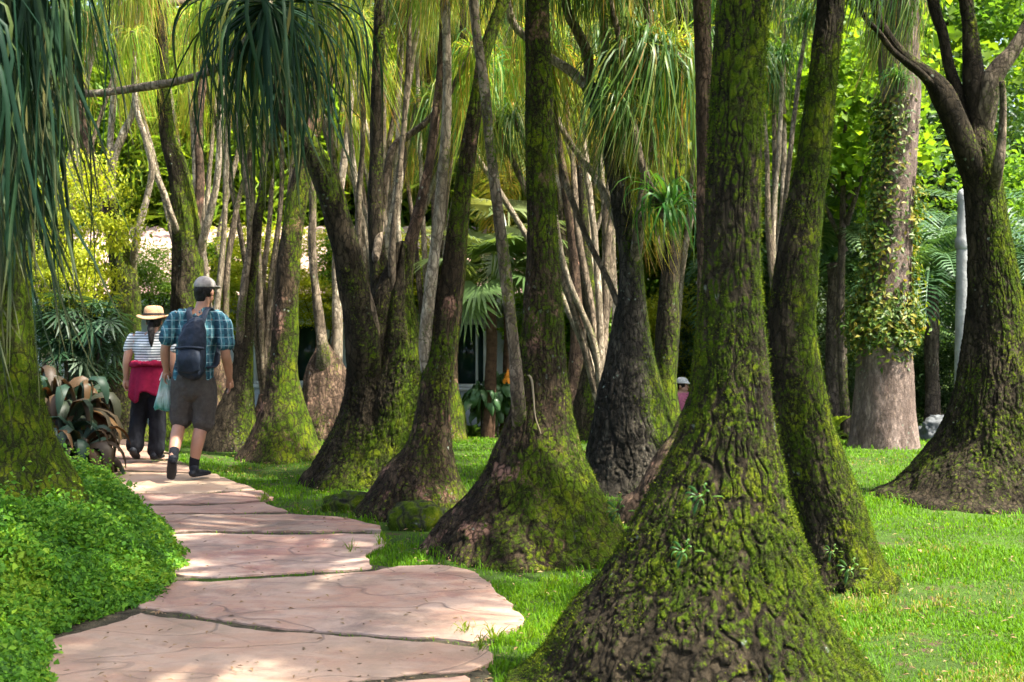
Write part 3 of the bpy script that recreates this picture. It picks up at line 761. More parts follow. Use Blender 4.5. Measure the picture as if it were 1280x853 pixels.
palm('half hidden reddish base between the clump of stems and the twin stemmed trunk', 15.8,
     [(562, 528, 20), (561, 515, 17), (560, 490, 13), (562, 450, 10), (570, 380, 8), (578, 300, 7), (582, 200, 6), (580, 80, 5), (578, -20, 4)],
     'bark_red', 90, 150, .08, .007, 15, .05, vert=.3, moss=mossfun(.2, .3, .2, 2, .5), top=dict(n=3, spread=.6, rise=(.1, .5), kinds=('y0', 'y1')))
# --- dark trunk right of centre
palm('dark grey trunk furrowed like elephant hide with forked limbs and tufts of drooping leaves', 10.4,
     [(794, 607, 68), (793, 590, 61), (791, 560, 53), (789, 520, 44), (789, 480, 37), (789, 440, 29), (789, 400, 22), (790, 360, 17), (787, 310, 14.5), (778, 260, 13.5), (771, 218, 12.5), (754, 151, 11), (737, 108, 11)],
     'bark_grey', 340, 420, .06, .010, 13, .08, clefts=((PI + .6, .18, .07, .8),), vert=.6, moss=mossfun(.22, .36, .05, 1.6, .5, .25), fuzz=16000,
     stems=[([(738, 115, 9), (715, 90, 7.5), (690, 74, 6.5), (664, 52, 6), (640, 25, 5.5), (628, -40, 5)], 'stem_pale', 'g0', (10.4, 10.7)),
            ([(737, 112, 8), (735, 70, 7.5), (722, 40, 7), (708, 10, 6.5), (700, -60, 6)], 'stem', 'g1', (10.4, 10.2)),
            ([(748, 150, 8), (754, 98, 7), (756, 53, 6.5), (752, 0, 6), (748, -80, 5.5)], 'stem_pale', 'g0', (10.4, 10.5)),
            ([(842, 292, 4), (831, 274, 5), (817, 246, 6), (800, 197, 6), (785, 123, 5.5), (775, 53, 5), (763, 0, 4.5), (757, -70, 4)], 'stem', 'g1', (10.0, 10.0)),
            ([(790, 340, 10), (800, 280, 8), (806, 220, 6.5), (813, 180, 6), (808, 109, 5), (810, 53, 5), (807, 0, 5), (806, -50, 4.5)], 'stem', 'g0', (10.2, 10.3)),
            ([(792, 380, 6), (782, 320, 5), (765, 265, 5), (746, 225, 5), (711, 176, 4.5), (691, 134, 4), (676, 90, 4), (668, 40, 3.5)], 'stem_pale', 'y1', (10.5, 11.2)),
            ([(790, 390, 6), (775, 385, 5), (760, 350, 5), (735, 300, 4.5), (715, 250, 4.5), (700, 205, 4), (695, 150, 4), (690, 60, 3.5)], 'stem', 'y0', (10.3, 10.9))],
     ros=[(790, 60, 10.2, 'g1', 1.25), (772, 130, 10.0, 'g0', .75), (822, 70, 10.3, 'g1', 1.3), (838, 262, 9.9, 'u0', 1.15), (800, 215, 10.5, 'y0', .8), (842, 60, 10.6, 'y1', 1.4), (805, 150, 10.5, 'y0', 1.0)])
palm('green mossy trunk pressed against the right of the dark grey trunk', 11.6,
     [(836, 590, 30), (834, 560, 26), (830, 520, 19), (832, 470, 14), (834, 420, 14), (836, 360, 12), (842, 300, 11), (848, 220, 10), (852, 140, 9), (853, 60, 8.5), (852, -30, 8)],
     'bark', 120, 220, .08, .008, 14, .05, vert=.3, moss=mossfun(.45, .25, .1, 1.6, .4), top=dict(n=3, spread=.7, rise=(.1, .6), kinds=('g1', 'g0')))
palm('dark leaning trunk half hidden behind the left of the huge nearest trunk', 8.7,
     [(848, 652, 70), (856, 630, 60), (864, 590, 49), (876, 550, 35), (887, 500, 24), (888, 430, 18), (885, 360, 14), (883, 280, 12), (882, 200, 11), (880, 100, 11), (877, 0, 11), (874, -180, 10)],
     'bark_brown', 180, 340, .08, .010, 13, .05, vert=.4, moss=mossfun(.12, .1, .25, 1.8, .5), top=dict(n=4, spread=1., rise=(.3, 1.0)))
palm('green mossy base behind the gap left of the dark grey trunk', 15.2,
     [(742, 537, 26), (742, 520, 24), (743, 490, 20), (745, 460, 15), (744, 420, 11), (738, 380, 9), (732, 330, 8), (728, 260, 7), (722, 160, 6), (716, 40, 5), (712, -30, 4.5)],
     'bark', 110, 160, .08, .008, 14, .05, vert=.3, moss=mossfun(.45, .3, .1, 1.8, .4),
     stems=[([(745, 455, 9), (755, 400, 7.5), (762, 340, 6.5), (757, 280, 6), (768, 180, 5), (774, 60, 4.5)], 'stem', 'y1', (15.2, 15.2))], top=dict(n=3, spread=.6, rise=(.1, .5), kinds=('y0', 'y1')))
palm('slim brown trunk in the gap just right of the side stemmed trunk', 16.2,
     [(716, 528, 20), (717, 505, 15), (720, 470, 10), (722, 430, 8), (721, 380, 7), (716, 300, 6.5), (706, 230, 6), (694, 150, 5.5), (690, 60, 5), (690, -10, 4.5)],
     'bark_brown', 90, 150, .08, .006, 15, .05, vert=.3, moss=mossfun(.15, .2, .1, 1.8, .4), top=dict(n=3, spread=.6, rise=(.1, .5), kinds=('y0', 'y1')))
# --- right hand tree with limbs
palm('spreading forked trunk hung with old roots at the right edge of the lawn', 9.75,
     [(1232, 626, 112), (1233, 612, 96), (1236, 590, 80), (1239, 560, 64), (1241, 520, 53), (1243, 480, 46), (1245, 430, 40), (1244, 380, 34), (1240, 330, 29), (1234, 280, 25.5), (1228, 230, 24), (1224, 190, 24), (1222, 165, 17), (1222, 150, 8)],
     'bark', 400, 400, .06, .010, 12, .09, fine=.8, clefts=((PI - .1, .3, .05, .5),), vert=.6, moss=mossfun(.50, .28, .0, 1.6, .55, .35), fuzz=60000, name='ponytail_palm',
     stems=[([(1222, 235, 19), (1208, 190, 18), (1192, 150, 16), (1176, 115, 14), (1158, 92, 11), (1132, 72, 9), (1110, 45, 8), (1096, 15, 7), (1088, -40, 6), (1080, -160, 5)], 'bark', 'g0', (9.7, 9.5), dict(nu=60, furrow=.007, moss=.18)),
            ([(1214, 190, 14), (1200, 130, 11), (1186, 80, 9), (1178, 40, 8), (1166, 0, 8), (1150, -120, 7)], 'bark', 'g1', (9.8, 9.9), dict(nu=40, furrow=.006, moss=.2)),
            ([(1222, 190, 16), (1219, 130, 14), (1216, 80, 12), (1212, 30, 11), (1207, -20, 10), (1202, -170, 9)], 'bark', 'g0', (9.75, 9.8), dict(nu=40, furrow=.006, moss=.15)),
            ([(1226, 170, 16), (1238, 110, 13), (1250, 85, 12), (1266, 65, 11), (1282, 38, 10), (1300, 0, 9), (1330, -120, 8)], 'stem', 'g1', (9.7, 9.6), dict(nu=40, furrow=.006, moss=.25)),
            ([(1240, 250, 9), (1247, 210, 8), (1252, 180, 6.5), (1254, 140, 5), (1253, 102, 4.5)], 'stem', None, (9.5, 9.4), dict(moss=.2)),
            ([(1178, 118, 6), (1150, 90, 5), (1118, 66, 4.5), (1098, 40, 4), (1080, 20, 3.5), (1060, -30, 3)], 'bark', 'g2', (9.6, 9.2), dict(y0=9.63, moss=.1))])
# --- left foreground tree whose leaves hang over the path
TL = palm('mossy tree on the left bank whose long bluish leaves hang close over the path', 7.3,
     [(20, 640, 80), (22, 610, 66), (20, 570, 46), (16, 520, 36), (12, 450, 31), (10, 380, 28), (12, 300, 27), (16, 220, 26), (20, 120, 25), (22, 0, 23), (24, -160, 20)],
     'bark', 260, 340, .08, .010, 12, .07, vert=.4, moss=mossfun(.66, .2, .25, 1.6, .5, .35), fuzz=50000,
     stems=[([(20, 128, 9), (60, 119, 7), (120, 117, 6), (180, 109, 6), (230, 100, 6), (275, 83, 6), (305, 55, 6), (324, 30, 6.5), (338, 4, 7)], 'stem_pale', 'h2', (7.2, 6.1), dict(moss=-.15, s=1.0)),
            ([(18, 60, 14), (0, -40, 12), (-10, -110, 11)], 'stem', 'h1', (7.2, 5.2)),
            ([(20, 40, 14), (24, -40, 12), (22, -70, 10)], 'stem', 'h1', (7.2, 4.9)),
            ([(20, 140, 12), (0, 120, 10), (-10, 100, 8)], 'stem', 'h1', (7.2, 5.6)),
            ([(16, 80, 14), (-40, 20, 12), (-60, -10, 10)], 'stem', 'h1', (7.2, 4.6))],
     top=dict(n=12, spread=1.8, rise=(.3, 1.5), kinds=('g2', 'g0')), ros=[(24, -190, 7.0, 'g1', 1.1), (2, 130, 6.4, 'h0', .8)], group=GRP)  # top crown out of view, added to shade the hanging leaves below
# --- pair of trunks behind the walkers on the left
palm('mossy trunk behind the woman in the straw hat, splitting into pale twigs', 14.6,
     [(150, 545, 34), (150, 520, 26), (152, 490, 20), (157, 450, 17), (158, 400, 17), (155, 350, 17), (149, 310, 15), (142, 280, 12), (139, 250, 9)],
     'bark', 120, 170, .09, .009, 14, .04, vert=.3, moss=mossfun(.42, .3, .1, 1.6, .4),
     stems=[([(141, 275, 10), (139, 240, 7), (142, 200, 6), (155, 165, 5.5), (167, 134, 5), (172, 60, 4.5), (170, -20, 4)], 'stem_pale', 'y1', (14.6, 14.5)),
            ([(139, 250, 7), (137, 200, 5), (142, 123, 4.5), (148, 40, 4), (152, -30, 3.5)], 'stem_pale', 'g1', (14.6, 14.8)),
            ([(165, 340, 7), (170, 300, 5.5), (184, 245, 5), (190, 210, 5), (182, 175, 4.5), (170, 130, 4), (165, 40, 4)], 'stem_pale', 'y0', (14.5, 14.2)),
            ([(140, 280, 12), (120, 220, 10), (100, 150, 9), (90, 60, 8), (86, -20, 7)], 'bark_brown', 'g1', (14.8, 15.4))])
palm('thick mossy trunk directly behind the head of the man in the cap', 14.9,
     [(236, 545, 38), (236, 510, 30), (236, 460, 24), (236, 410, 22), (235, 350, 21), (234, 300, 19), (230, 250, 16), (222, 210, 13), (210, 170, 10), (204, 100, 8), (200, 0, 7)],
     'bark', 130, 190, .10, .010, 14, .04, vert=.3, moss=mossfun(.36, .3, .05, 1.6, .45),
     stems=[([(244, 330, 8), (262, 270, 6), (272, 220, 5), (276, 150, 4.5), (278, 60, 4), (276, -10, 4)], 'stem_pale', 'y0', (14.8, 14.5)),
            ([(226, 300, 7), (218, 280, 5), (206, 245, 4.5), (192, 210, 4.5), (186, 180, 4)], 'stem_pale', None, (14.8, 14.4)),
            ([(238, 320, 9), (250, 240, 7), (248, 160, 6), (256, 80, 5.5), (262, 0, 5)], 'bark_brown', 'y1', (15, 15.2))],
     top=dict(n=3, spread=.7, rise=(.1, .5), kinds=('y1', 'y0')))
palm('row of three thin pale stems rising from a hidden base behind the man', 16.5,
     [(274, 530, 26), (274, 500, 20), (275, 470, 14), (275, 440, 9)], 'bark_brown', 80, 60, .08, .007, 14, .04, vert=.2, moss=mossfun(.2, .2, .1),
     stems=[([(273, 470, 8), (270, 400, 5), (277, 330, 4.5), (281, 270, 4), (284, 180, 4), (288, 60, 3.5)], 'stem_pale', 'y0', (16.5, 16.4)),
            ([(276, 470, 8), (282, 400, 5), (284, 340, 4.5), (296, 260, 4), (312, 200, 4), (318, 100, 3.5), (324, 10, 3)], 'stem', 'y1', (16.5, 16.8)),
            ([(274, 470, 8), (262, 390, 5), (256, 330, 4.5), (246, 250, 4), (240, 140, 4), (232, 20, 3.5)], 'stem_pale', 'y1', (16.5, 16.9))])

# --- further palms that fill the grove with hanging leaves
def grove_palm(label, px, Y, seed, n, tops, kinds, smat=('stem', 'stem_pale'), foot=22):
    r = np.random.default_rng(seed); gp = HY + (CH + .42 * float(sstep(np.array([Y]), 12.5, 19.5)[0])) * F / Y
    stems = []
    for k in range(n):
        tx = px + tops[0] + (tops[1] - tops[0]) * (k + .5) / n + r.uniform(-14, 14); ty = r.uniform(tops[2], tops[3])
        b = r.uniform(-.5, .5)
        pts = []
        for f in (0, .25, .5, .75, 1):
            pts.append((px + (tx - px) * (f ** 1.5) + r.uniform(-8, 8) * math.sin(f * PI), gp - 40 + (ty - gp + 40) * f, (5.5 - 2.2 * f) * 14 / Y))
        stems.append((pts, smat[k % len(smat)], kinds[k % len(kinds)], (Y, Y + r.uniform(-.7, .9))))
    palm(label, Y, [(px, gp, foot), (px, gp - 15, foot * .8), (px, gp - 35, foot * .5), (px, gp - 55, foot * .3)], 'bark_brown', 70, 50, .08, .007, 14, .05, vert=.2,
         moss=mossfun(.25, .2, .1), stems=stems, seed=seed)
grove_palm('far palm with yellowing leaf skirts above the bungalow doorway', 60, 17.5, 201, 7, (-60, 120, -40, 240), ('y1', 'g1', 'y0'))
grove_palm('far palm with many thin stems seen just right of the man', 330, 17.0, 202, 9, (-90, 90, -60, 220), ('y0', 'y1', 'g1'))
grove_palm('far palm with yellow hanging leaves behind the clump of five stems', 470, 17.8, 203, 9, (-80, 90, -60, 200), ('y0', 'y1'))
grove_palm('far palm with tall stems behind the twin stemmed trunk', 540, 17.4, 204, 8, (-60, 110, -80, 120), ('y0', 'g1', 'y1'))
grove_palm('far palm between the side stemmed trunk and the dark grey trunk', 720, 18.2, 205, 8, (-60, 70, -60, 180), ('y0', 'y1', 'g1'))
grove_palm('far palm with green leaf skirts behind the dark grey trunk', 840, 17.6, 206, 8, (-70, 60, -60, 130), ('g1', 'g0', 'y1'))
grove_palm('small far palm with upright leaf tufts between the two mossy trunks on the right', 970, 14.5, 207, 5, (-25, 40, -60, 210), ('g1', 'u0', 'g0'), foot=16)
for _k, (_lb, _px, _Y, _top) in enumerate([('far palm with pale branches crossing above the clump of five stems', 508, 16.8, (-150, 60, -40, 160)), ('far palm with pale branches slanting behind the middle mossy trunk', 760, 16.4, (-130, 30, -50, 110)), ('far palm with pale branches slanting over the man', 250, 18.3, (-110, 130, -40, 150))]):
    grove_palm(_lb, _px, _Y, 230 + _k, 6, _top, ('y0', 'g1'), ('stem_pale',), 16)
grove_palm('slender pale stemmed palm fanning out behind the dark grey trunk', 752, 12.9, 251, 6, (-230, 60, -60, 150), ('g1', 'y0', 'g0'), ('stem_pale', 'stem'), 18)
grove_palm('slender pale stemmed palm fanning out behind the clump of five stems', 462, 13.2, 262, 9, (-130, 170, -60, 130), ('y0', 'g1', 'g0'), ('stem_pale', 'stem'), 18)
grove_palm('far palm at the left edge beyond the dark strap leaved plant', -20, 15.5, 208, 7, (-60, 140, -60, 80), ('g1', 'y1', 'g0'))
# ------------------------------------------------------------------ small builders
def boxes(bs):
    """list of (x0,x1,y0,y1,z0,z1) -> V, Q"""
    V, Q = [], []
    for (a, b, c, d, e, f) in bs:
        o = len(V)
        V += [(a, c, e), (b, c, e), (b, d, e), (a, d, e), (a, c, f), (b, c, f), (b, d, f), (a, d, f)]
        Q += [[o, o + 3, o + 2, o + 1], [o + 4, o + 5, o + 6, o + 7], [o, o + 1, o + 5, o + 4], [o + 1, o + 2, o + 6, o + 5], [o + 2, o + 3, o + 7, o + 6], [o + 3, o, o + 4, o + 7]]
    return np.array(V, float), np.array(Q)
def bpart(name, bs, mat, root, bev=0.0):
    V, Q = boxes(bs); o = wpart(name, V, Q, mat, root, smooth=False)
    if bev:
        md = o.modifiers.new('bevel', 'BEVEL'); md.width = bev; md.segments = 2
    return o
def lathe(prof, n=32, c=(0, 0)):
    V, Q = [], []
    for (r, z) in prof:
        for k in range(n): V.append((c[0] + r * math.cos(2 * PI * k / n), c[1] + r * math.sin(2 * PI * k / n), z))
    for i in range(len(prof) - 1):
        for k in range(n): Q.append([i * n + k, i * n + (k + 1) % n, (i + 1) * n + (k + 1) % n, (i + 1) * n + k])
    return np.array(V), np.array(Q)

# ------------------------------------------------------------------ bungalow
M['wall'] = plain('pale_plaster', (.52, .56, .60), .85, .2, 3, .12, .004)
M['white'] = plain('white_paint', (.72, .73, .72), .6, .3, 5, .08)
M['pane'] = plain('glass_painted_room_dark', (.012, .035, .030), .06, .6)  # opaque pane; the unlit room behind is put into its colour
M['dark'] = plain('dark_room', (.03, .03, .03), .9, .1)  # door leaf and ceiling carry the gloom of the interior as colour
m, nt, out = nt_new('pink_roof_tiles'); v = coords(nt)
principled(nt, out, ramp(nt, noise(nt, v, 4.5, 6, .7), [(.3, (.33, .20, .16)), (.5, (.45, .31, .26)), (.7, (.52, .41, .36))]), .9, bump(nt, noise(nt, v, 30, 4), .01), .1)
M['roof'] = m
BY = 20.0; bz = -.46
hx = lambda px: (px - CX) * BY / F
hz = lambda py: CH - (py - HY) * BY / F
root = thing('bungalow', 'low grey walled bungalow with a pink tiled roof behind the palms', 'house', (hx(380), BY, bz))
x0, x1, zt = hx(-40), hx(700), hz(380)
ops = [(104, 140, 389, 560, 'door'), (228, 262, 410, 486, 'w'), (318, 348, 402, 480, 'w'), (366, 412, 402, 480, 'w'), (496, 528, 402, 486, 'w'), (566, 608, 402, 484, 'w'), (632, 668, 402, 484, 'w')]
edges = [x0]; wall = []
px_ = x0
for a, b, t, bt, k in ops:
    wall.append((px_, hx(a), BY, BY + .15, bz, zt)); wall.append((hx(a), hx(b), BY, BY + .15, hz(t), zt))
    if k == 'w': wall.append((hx(a), hx(b), BY, BY + .15, bz, hz(bt)))
    px_ = hx(b)
wall += [(px_, x1, BY, BY + .15, bz, zt), (x0, x0 + .15, BY + .15, BY + 6, bz, zt), (x1 - .15, x1, BY + .15, BY + 6, bz, zt), (x0 + .15, x1 - .15, BY + 5.85, BY + 6, bz, zt)]
bpart('wall', wall, M['wall'], root)
bpart('floor_slab', [(x0 - .1, x1 + .1, BY - .12, BY + 6.1, bz - .2, bz + .02)], M['wall'], root)
for a, b, t, bt, k in ops:
    xa, xb, za, zb = hx(a), hx(b), hz(bt), hz(t)
    if k == 'door':
        bpart('door_frame', [(xa, xa + .05, BY - .02, BY + .12, bz + .02, zb), (xb - .06, xb, BY - .02, BY + .12, bz + .02, zb), (xa + .05, xb - .06, BY - .02, BY + .12, zb - .05, zb)], M['white'], root)
        bpart('door', [(xa + .06, xa + .10, BY + .16, BY + .5, bz + .03, zb - .06)], M['dark'], root)
        continue
    fr = bpart('window', [(xa, xa + .05, BY - .03, BY + .1, za, zb), (xb - .05, xb, BY - .03, BY + .1, za, zb), (xa + .05, xb - .05, BY - .03, BY + .1, zb - .05, zb), (xa + .05, xb - .05, BY - .03, BY + .1, za, za + .05),
                          ((xa + xb) / 2 + .10, (xa + xb) / 2 + .14, BY - .02, BY + .09, za + .05, zb - .05)], M['white'], root)
    V, Q = boxes([(xa + .05, xb - .05, BY + .05, BY + .06, za + .05, zb - .05)])
    pn = link('pane', mk_mesh('pane', V - np.array(root.location), Q, smooth=False), M['pane'], fr)
    V, Q = boxes([(xa - .06, xb + .06, BY - .09, BY - .001, za - .06, za - .004)])
    link('sill', mk_mesh('sill', V - np.array(root.location), Q, smooth=False), M['white'], fr)
bpart('fascia', [(x0 - .5, x1 + .5, BY - .62, BY - .56, zt - .03, zt + .11), (x0 - .5, x1 + .5, BY - .56, BY + .0, zt + .0, zt + .03)], M['white'], root)
# tiled roof: corrugated courses
nc, nu_ = 16, 620; V = []
ry0, ry1, rz0, rz1 = BY - .68, BY + 4.2, zt + .10, zt + 1.55
for i_ in range(nc + 1):
    for lip in ((0,) if i_ == 0 else (0, 1)) if i_ < nc else (0,):
        f_ = i_ / nc
        for j_ in range(nu_ + 1):
            x = x0 - .6 + (x1 - x0 + 1.2) * j_ / nu_
            z = rz0 + (rz1 - rz0) * f_ + .035 * abs(math.sin(x * PI / .22)) + (.035 if lip == 1 or i_ == 0 else 0)
            V.append((x, ry0 + (ry1 - ry0) * f_ - (.012 if lip else 0), z))
V = np.array(V); rows = len(V) // (nu_ + 1)
i = (np.arange(rows - 1)[:, None] * (nu_ + 1) + np.arange(nu_)[None]).ravel()
Q = np.stack([i, i + 1, i + nu_ + 2, i + nu_ + 1], 1)
wpart('roof', V, Q, M['roof'], root, smooth=False)
Vb = np.array([(x0 - .6, ry1, rz1), (x1 + .6, ry1, rz1), (x1 + .6, BY + 8.6, zt + .1), (x0 - .6, BY + 8.6, zt + .1)])
wpart('roof_back', Vb, np.array([[0, 1, 2, 3]]), M['roof'], root, smooth=False)
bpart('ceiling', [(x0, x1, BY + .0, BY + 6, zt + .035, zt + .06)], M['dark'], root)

# ------------------------------------------------------------------ leaf materials for the other plants
def lm(name, cs, **k): return leaf_mat(name, [(i / (len(cs) - 1), c) for i, c in enumerate(cs)], **k)
M['lf_yellow'] = lm('yellow_green_leaves', [(.16, .22, .012), (.28, .36, .02), (.38, .40, .03), (.11, .18, .02)], trans=.55, var=.1, huev=.01, tint=(1.2, 1.1, .5))
M['lf_bright'] = lm('bright_broad_leaves', [(.07, .15, .012), (.12, .23, .018), (.17, .27, .02), (.06, .13, .014)], trans=.6, var=.2)
M['lf_mid'] = lm('mid_green_leaves', [(.05, .11, .014), (.085, .165, .018), (.13, .21, .022), (.04, .09, .014)], trans=.55, var=.25)
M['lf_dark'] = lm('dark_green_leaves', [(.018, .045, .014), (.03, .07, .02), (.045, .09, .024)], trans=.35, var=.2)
M['lf_palm'] = lm('palm_fronds', [(.035, .085, .040), (.055, .12, .05), (.08, .15, .055)], trans=.35, var=.2, spec=.45)
M['lf_fan'] = lm('fan_palm_leaves', [(.08, .14, .04), (.13, .19, .06), (.20, .24, .10)], trans=.45, var=.15, spec=.5, rough=.35)
M['lf_orange'] = lm('drying_fronds', [(.22, .17, .03), (.22, .23, .04), (.14, .19, .04)], trans=.5, var=.1)
M['lf_cover'] = lm('creeper_leaves', [(.035, .105, .012), (.065, .185, .012), (.105, .25, .014), (.20, .32, .02)], trans=.38, spec=.2, rough=.55, var=0, huev=0)
M['lf_purple'] = lm('dark_strap_plant_leaves', [(.010, .022, .014), (.014, .036, .020), (.030, .026, .016), (.040, .026, .014), (.075, .042, .016)], trans=.2, rough=.5, spec=.2, var=0, huev=0, tint=(1.5, .9, .4))
M['lf_vine'] = lm('vine_leaves', [(.025, .062, .008), (.045, .10, .010), (.09, .15, .014), (.24, .21, .03)], trans=.4, var=0)
M['trunkdark'] = bark_mat('background_trunk_bark', (.05, .04, .03), (.14, .11, .085), .0, .6)
M['rust'] = plain('palm_fibre_trunk', (.085, .05, .03), .95, .1, 18, .5, .03)

CM = {
 'bright': [crown_mesh('crown', M['lf_bright'], 5200, (1, 1, 1.1), 46, .125, 41 + k, cr=.26, aspect=.8, droop=.8) for k in range(2)],
 'mid': [crown_mesh('crown', M['lf_mid'], 9000, (1, 1, .95), 55, .085, 51 + k, cr=.25, aspect=.55) for k in range(2)],
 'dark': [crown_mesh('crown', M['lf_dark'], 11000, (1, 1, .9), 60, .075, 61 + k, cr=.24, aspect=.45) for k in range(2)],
 'strand': [crown_mesh('crown', M['lf_bright'], 13000, (1, 1, 1.05), 60, .17, 81 + k, cr=.24, flat=1.2, aspect=.11, droop=1.6) for k in range(2)],
 'yellow': [crown_mesh('crown', M['lf_yellow'], 8000, (1, 1, 1.1), 40, .085, 71 + k, cr=.24, flat=.4, aspect=.5, droop=.1) for k in range(2)],
}
def bgtree(label, px, py, Y, R, kind, name='broadleaf_tree', cat='tree', group='trees behind the grove', sq=1.0, tr=.055):
    c = P(px, py, Y); gz_ = gz1(c[0], Y)
    root = thing(name, label, cat, (c[0], Y, gz_), group)
    o = link('crown', random.choice(CM[kind]), None, root); o.location = (0, 0, c[2] - gz_)
    o.scale = (R, R, R * sq); o.rotation_euler = (0, 0, random.uniform(0, 6.28))
    h = c[2] - gz_; r = random.Random(label)
    b = np.array([c[0], Y, gz_])
    C = [(*(b - [0, 0, .1]), R * tr * 1.2), (*(b + [r.uniform(-.1, .1), 0, h * .4]), R * tr), (*(b + [r.uniform(-.2, .2), 0, h + R * .2]), R * tr * .4)]
    stem_tube(root, C, M['trunkdark'], int(px) + 900, 14, 0, .25, 'trunk')
    for k in range(4):
        a = k * 1.57 + r.uniform(-.4, .4); z0 = h * r.uniform(.45, .8)
        e = b + np.array([math.cos(a) * R * .7, math.sin(a) * R * .7, h + R * r.uniform(-.3, .5)])
        s_ = b + np.array([0, 0, z0]); mdl = s_ * .5 + e * .5 + np.array([0, 0, -.1 * R])
        stem_tube(root, [(*s_, R * tr * .6), (*mdl, R * tr * .4), (*e, R * tr * .15)], M['trunkdark'], int(px) + 950 + k, 10, 0, .2, 'limb')
    return root
BT = [
 ('broad leaved tree with large bright heart shaped leaves left of the vine clad trunk', 1058, 150, 16.0, 1.05, 'bright'),
 ('bright leafy tree showing between the huge trunk and its slim leaning neighbour', 985, 150, 19.5, 1.6, 'bright'),
 ('tall bright tree whose leaves fill the top gap beside the leaning trunk', 1010, 10, 22, 2.0, 'bright'),
 ('feathery dark green tree showing between the vine clad trunk and the forked tree', 1172, 200, 21, 1.7, 'dark'),
 ('mid green tree high above the feathery dark one', 1160, 20, 24, 2.0, 'mid'),
 ('bright leaved tree at the top right corner against the sky', 1245, 165, 23, 1.9, 'bright'),
 ('mid green tree low at the right edge of the picture', 1285, 300, 18.5, 1.4, 'mid'),
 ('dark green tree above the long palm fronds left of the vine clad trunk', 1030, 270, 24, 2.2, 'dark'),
 ('mid green tree far behind the stone post', 1130, 330, 27, 2.6, 'mid'),
 ('bright tree beyond the gap between the dark grey trunk and the huge trunk', 850, 300, 26, 2.6, 'strand'),
 ('bright tree behind the slim brown trunk right of centre', 720, 130, 24, 2.7, 'strand'),
 ('bright green tree rising behind the twin stemmed trunk', 590, 190, 26.5, 2.9, 'strand'),
 ('bright tree rising behind the clump of five stems', 440, 170, 27, 3.0, 'strand'),
 ('bright green tree rising over the bungalow roof behind the man', 300, 170, 26.5, 2.9, 'strand'),
 ('mid green tree rising over the bungalow roof above the woman', 170, 190, 26.0, 2.4, 'strand'),
 ('mid green tree over the left end of the bungalow roof', 30, 150, 27, 3.0, 'mid'),
 ('dark shrubby tree left of the bungalow beyond the strap leaved plant', -30, 300, 17, 1.5, 'dark'),
 ('mid green tree behind the huge nearest trunk', 900, 60, 24, 2.6, 'mid'),
]
for a in BT: bgtree(*a)
# far wood: one mass
r = np.random.default_rng(99); n = 42000
ang = r.uniform(-.62, .62, n); dd = r.uniform(36, 52, n); hh = 13.5 * r.uniform(0, 1, n) ** .8
C = np.stack([np.sin(ang) * dd * 1.1, np.cos(ang) * dd, hh - .4], 1)
gap = fbm(np.stack([C[:, 0] * .28, C[:, 1] * .1, C[:, 2] * .3], 1), 12, 3)
keep = (gap > .02) | (hh < 1.8); C = C[keep]
V, T, rn = leaves(C, r.normal(size=C.shape) + [0, 0, .8], .62, r, .6)
o = link('far_woods', mk_mesh('far_woods', V, None, T, {'rnd': rn}, False), M['lf_mid']); o['kind'] = 'stuff'

# ------------------------------------------------------------------ shrubs
def shrub(label, px, py, Y, R, kind, sq=1., name='shrub', group='shrubs at the back of the lawn'):
    return bgtree(label, px, py, Y, R, kind, name, 'shrub', group, sq, .035)
shrub('tall yellow leaved shrub glowing in front of the roof at the left', 102, 285, 13.6, .56, 'yellow', 1.6, group='yellow shrubs')
shrub('small yellow leaved shrub top tucked below the taller yellow one at the left', 75, 345, 13.2, .38, 'yellow', 1.1, group='yellow shrubs')
shrub('yellow leaved shrub in front of the roof beside the curved mossy trunk', 322, 325, 18.0, .62, 'yellow', .9, group='yellow shrubs')
shrub('yellow leaved shrub seen in the small gap above the seated person', 850, 415, 21.5, .7, 'yellow', 1.3, group='yellow shrubs')
for _lb, _px, _py, _Y, _R, _k in [('bright shrub over the roof edge right of the curved mossy trunk', 395, 325, 18.9, .62, 'yellow'), ('bright shrub over the roof edge behind the clump of five stems', 450, 330, 18.7, .62, 'bright'), ('bright shrub over the roof edge behind the twin stemmed trunk', 545, 350, 18.9, .55, 'bright'), ('bright shrub on the roof edge between the two thin stems beside the man', 270, 335, 18.8, .55, 'bright'), ('leafy bush in front of the far wall between the side stemmed and dark grey trunks', 705, 400, 19.0, .75, 'bright'), ('yellow green bush low against the wall right of the man', 255, 470, 18.6, .45, 'yellow')]:
    shrub(_lb, _px, _py, _Y, _R, _k, .8, group='bushes along the bungalow')
shrub('yellow shrub touching the eaves between the man and the curved mossy trunk', 300, 375, 18.2, .55, 'yellow', 1.1, group='yellow shrubs')
shrub('yellow green shrub right of the clump of five stems near the eaves', 505, 335, 18.9, .6, 'yellow', 1.0, group='yellow shrubs')
shrub('mid green shrub covering the roof edge above the woman', 195, 345, 18.6, .55, 'mid', .9, group='yellow shrubs')
shrub('yellow green shrub left of the clump of five stems under the eaves', 408, 370, 18.4, .55, 'yellow', .8, group='yellow shrubs')
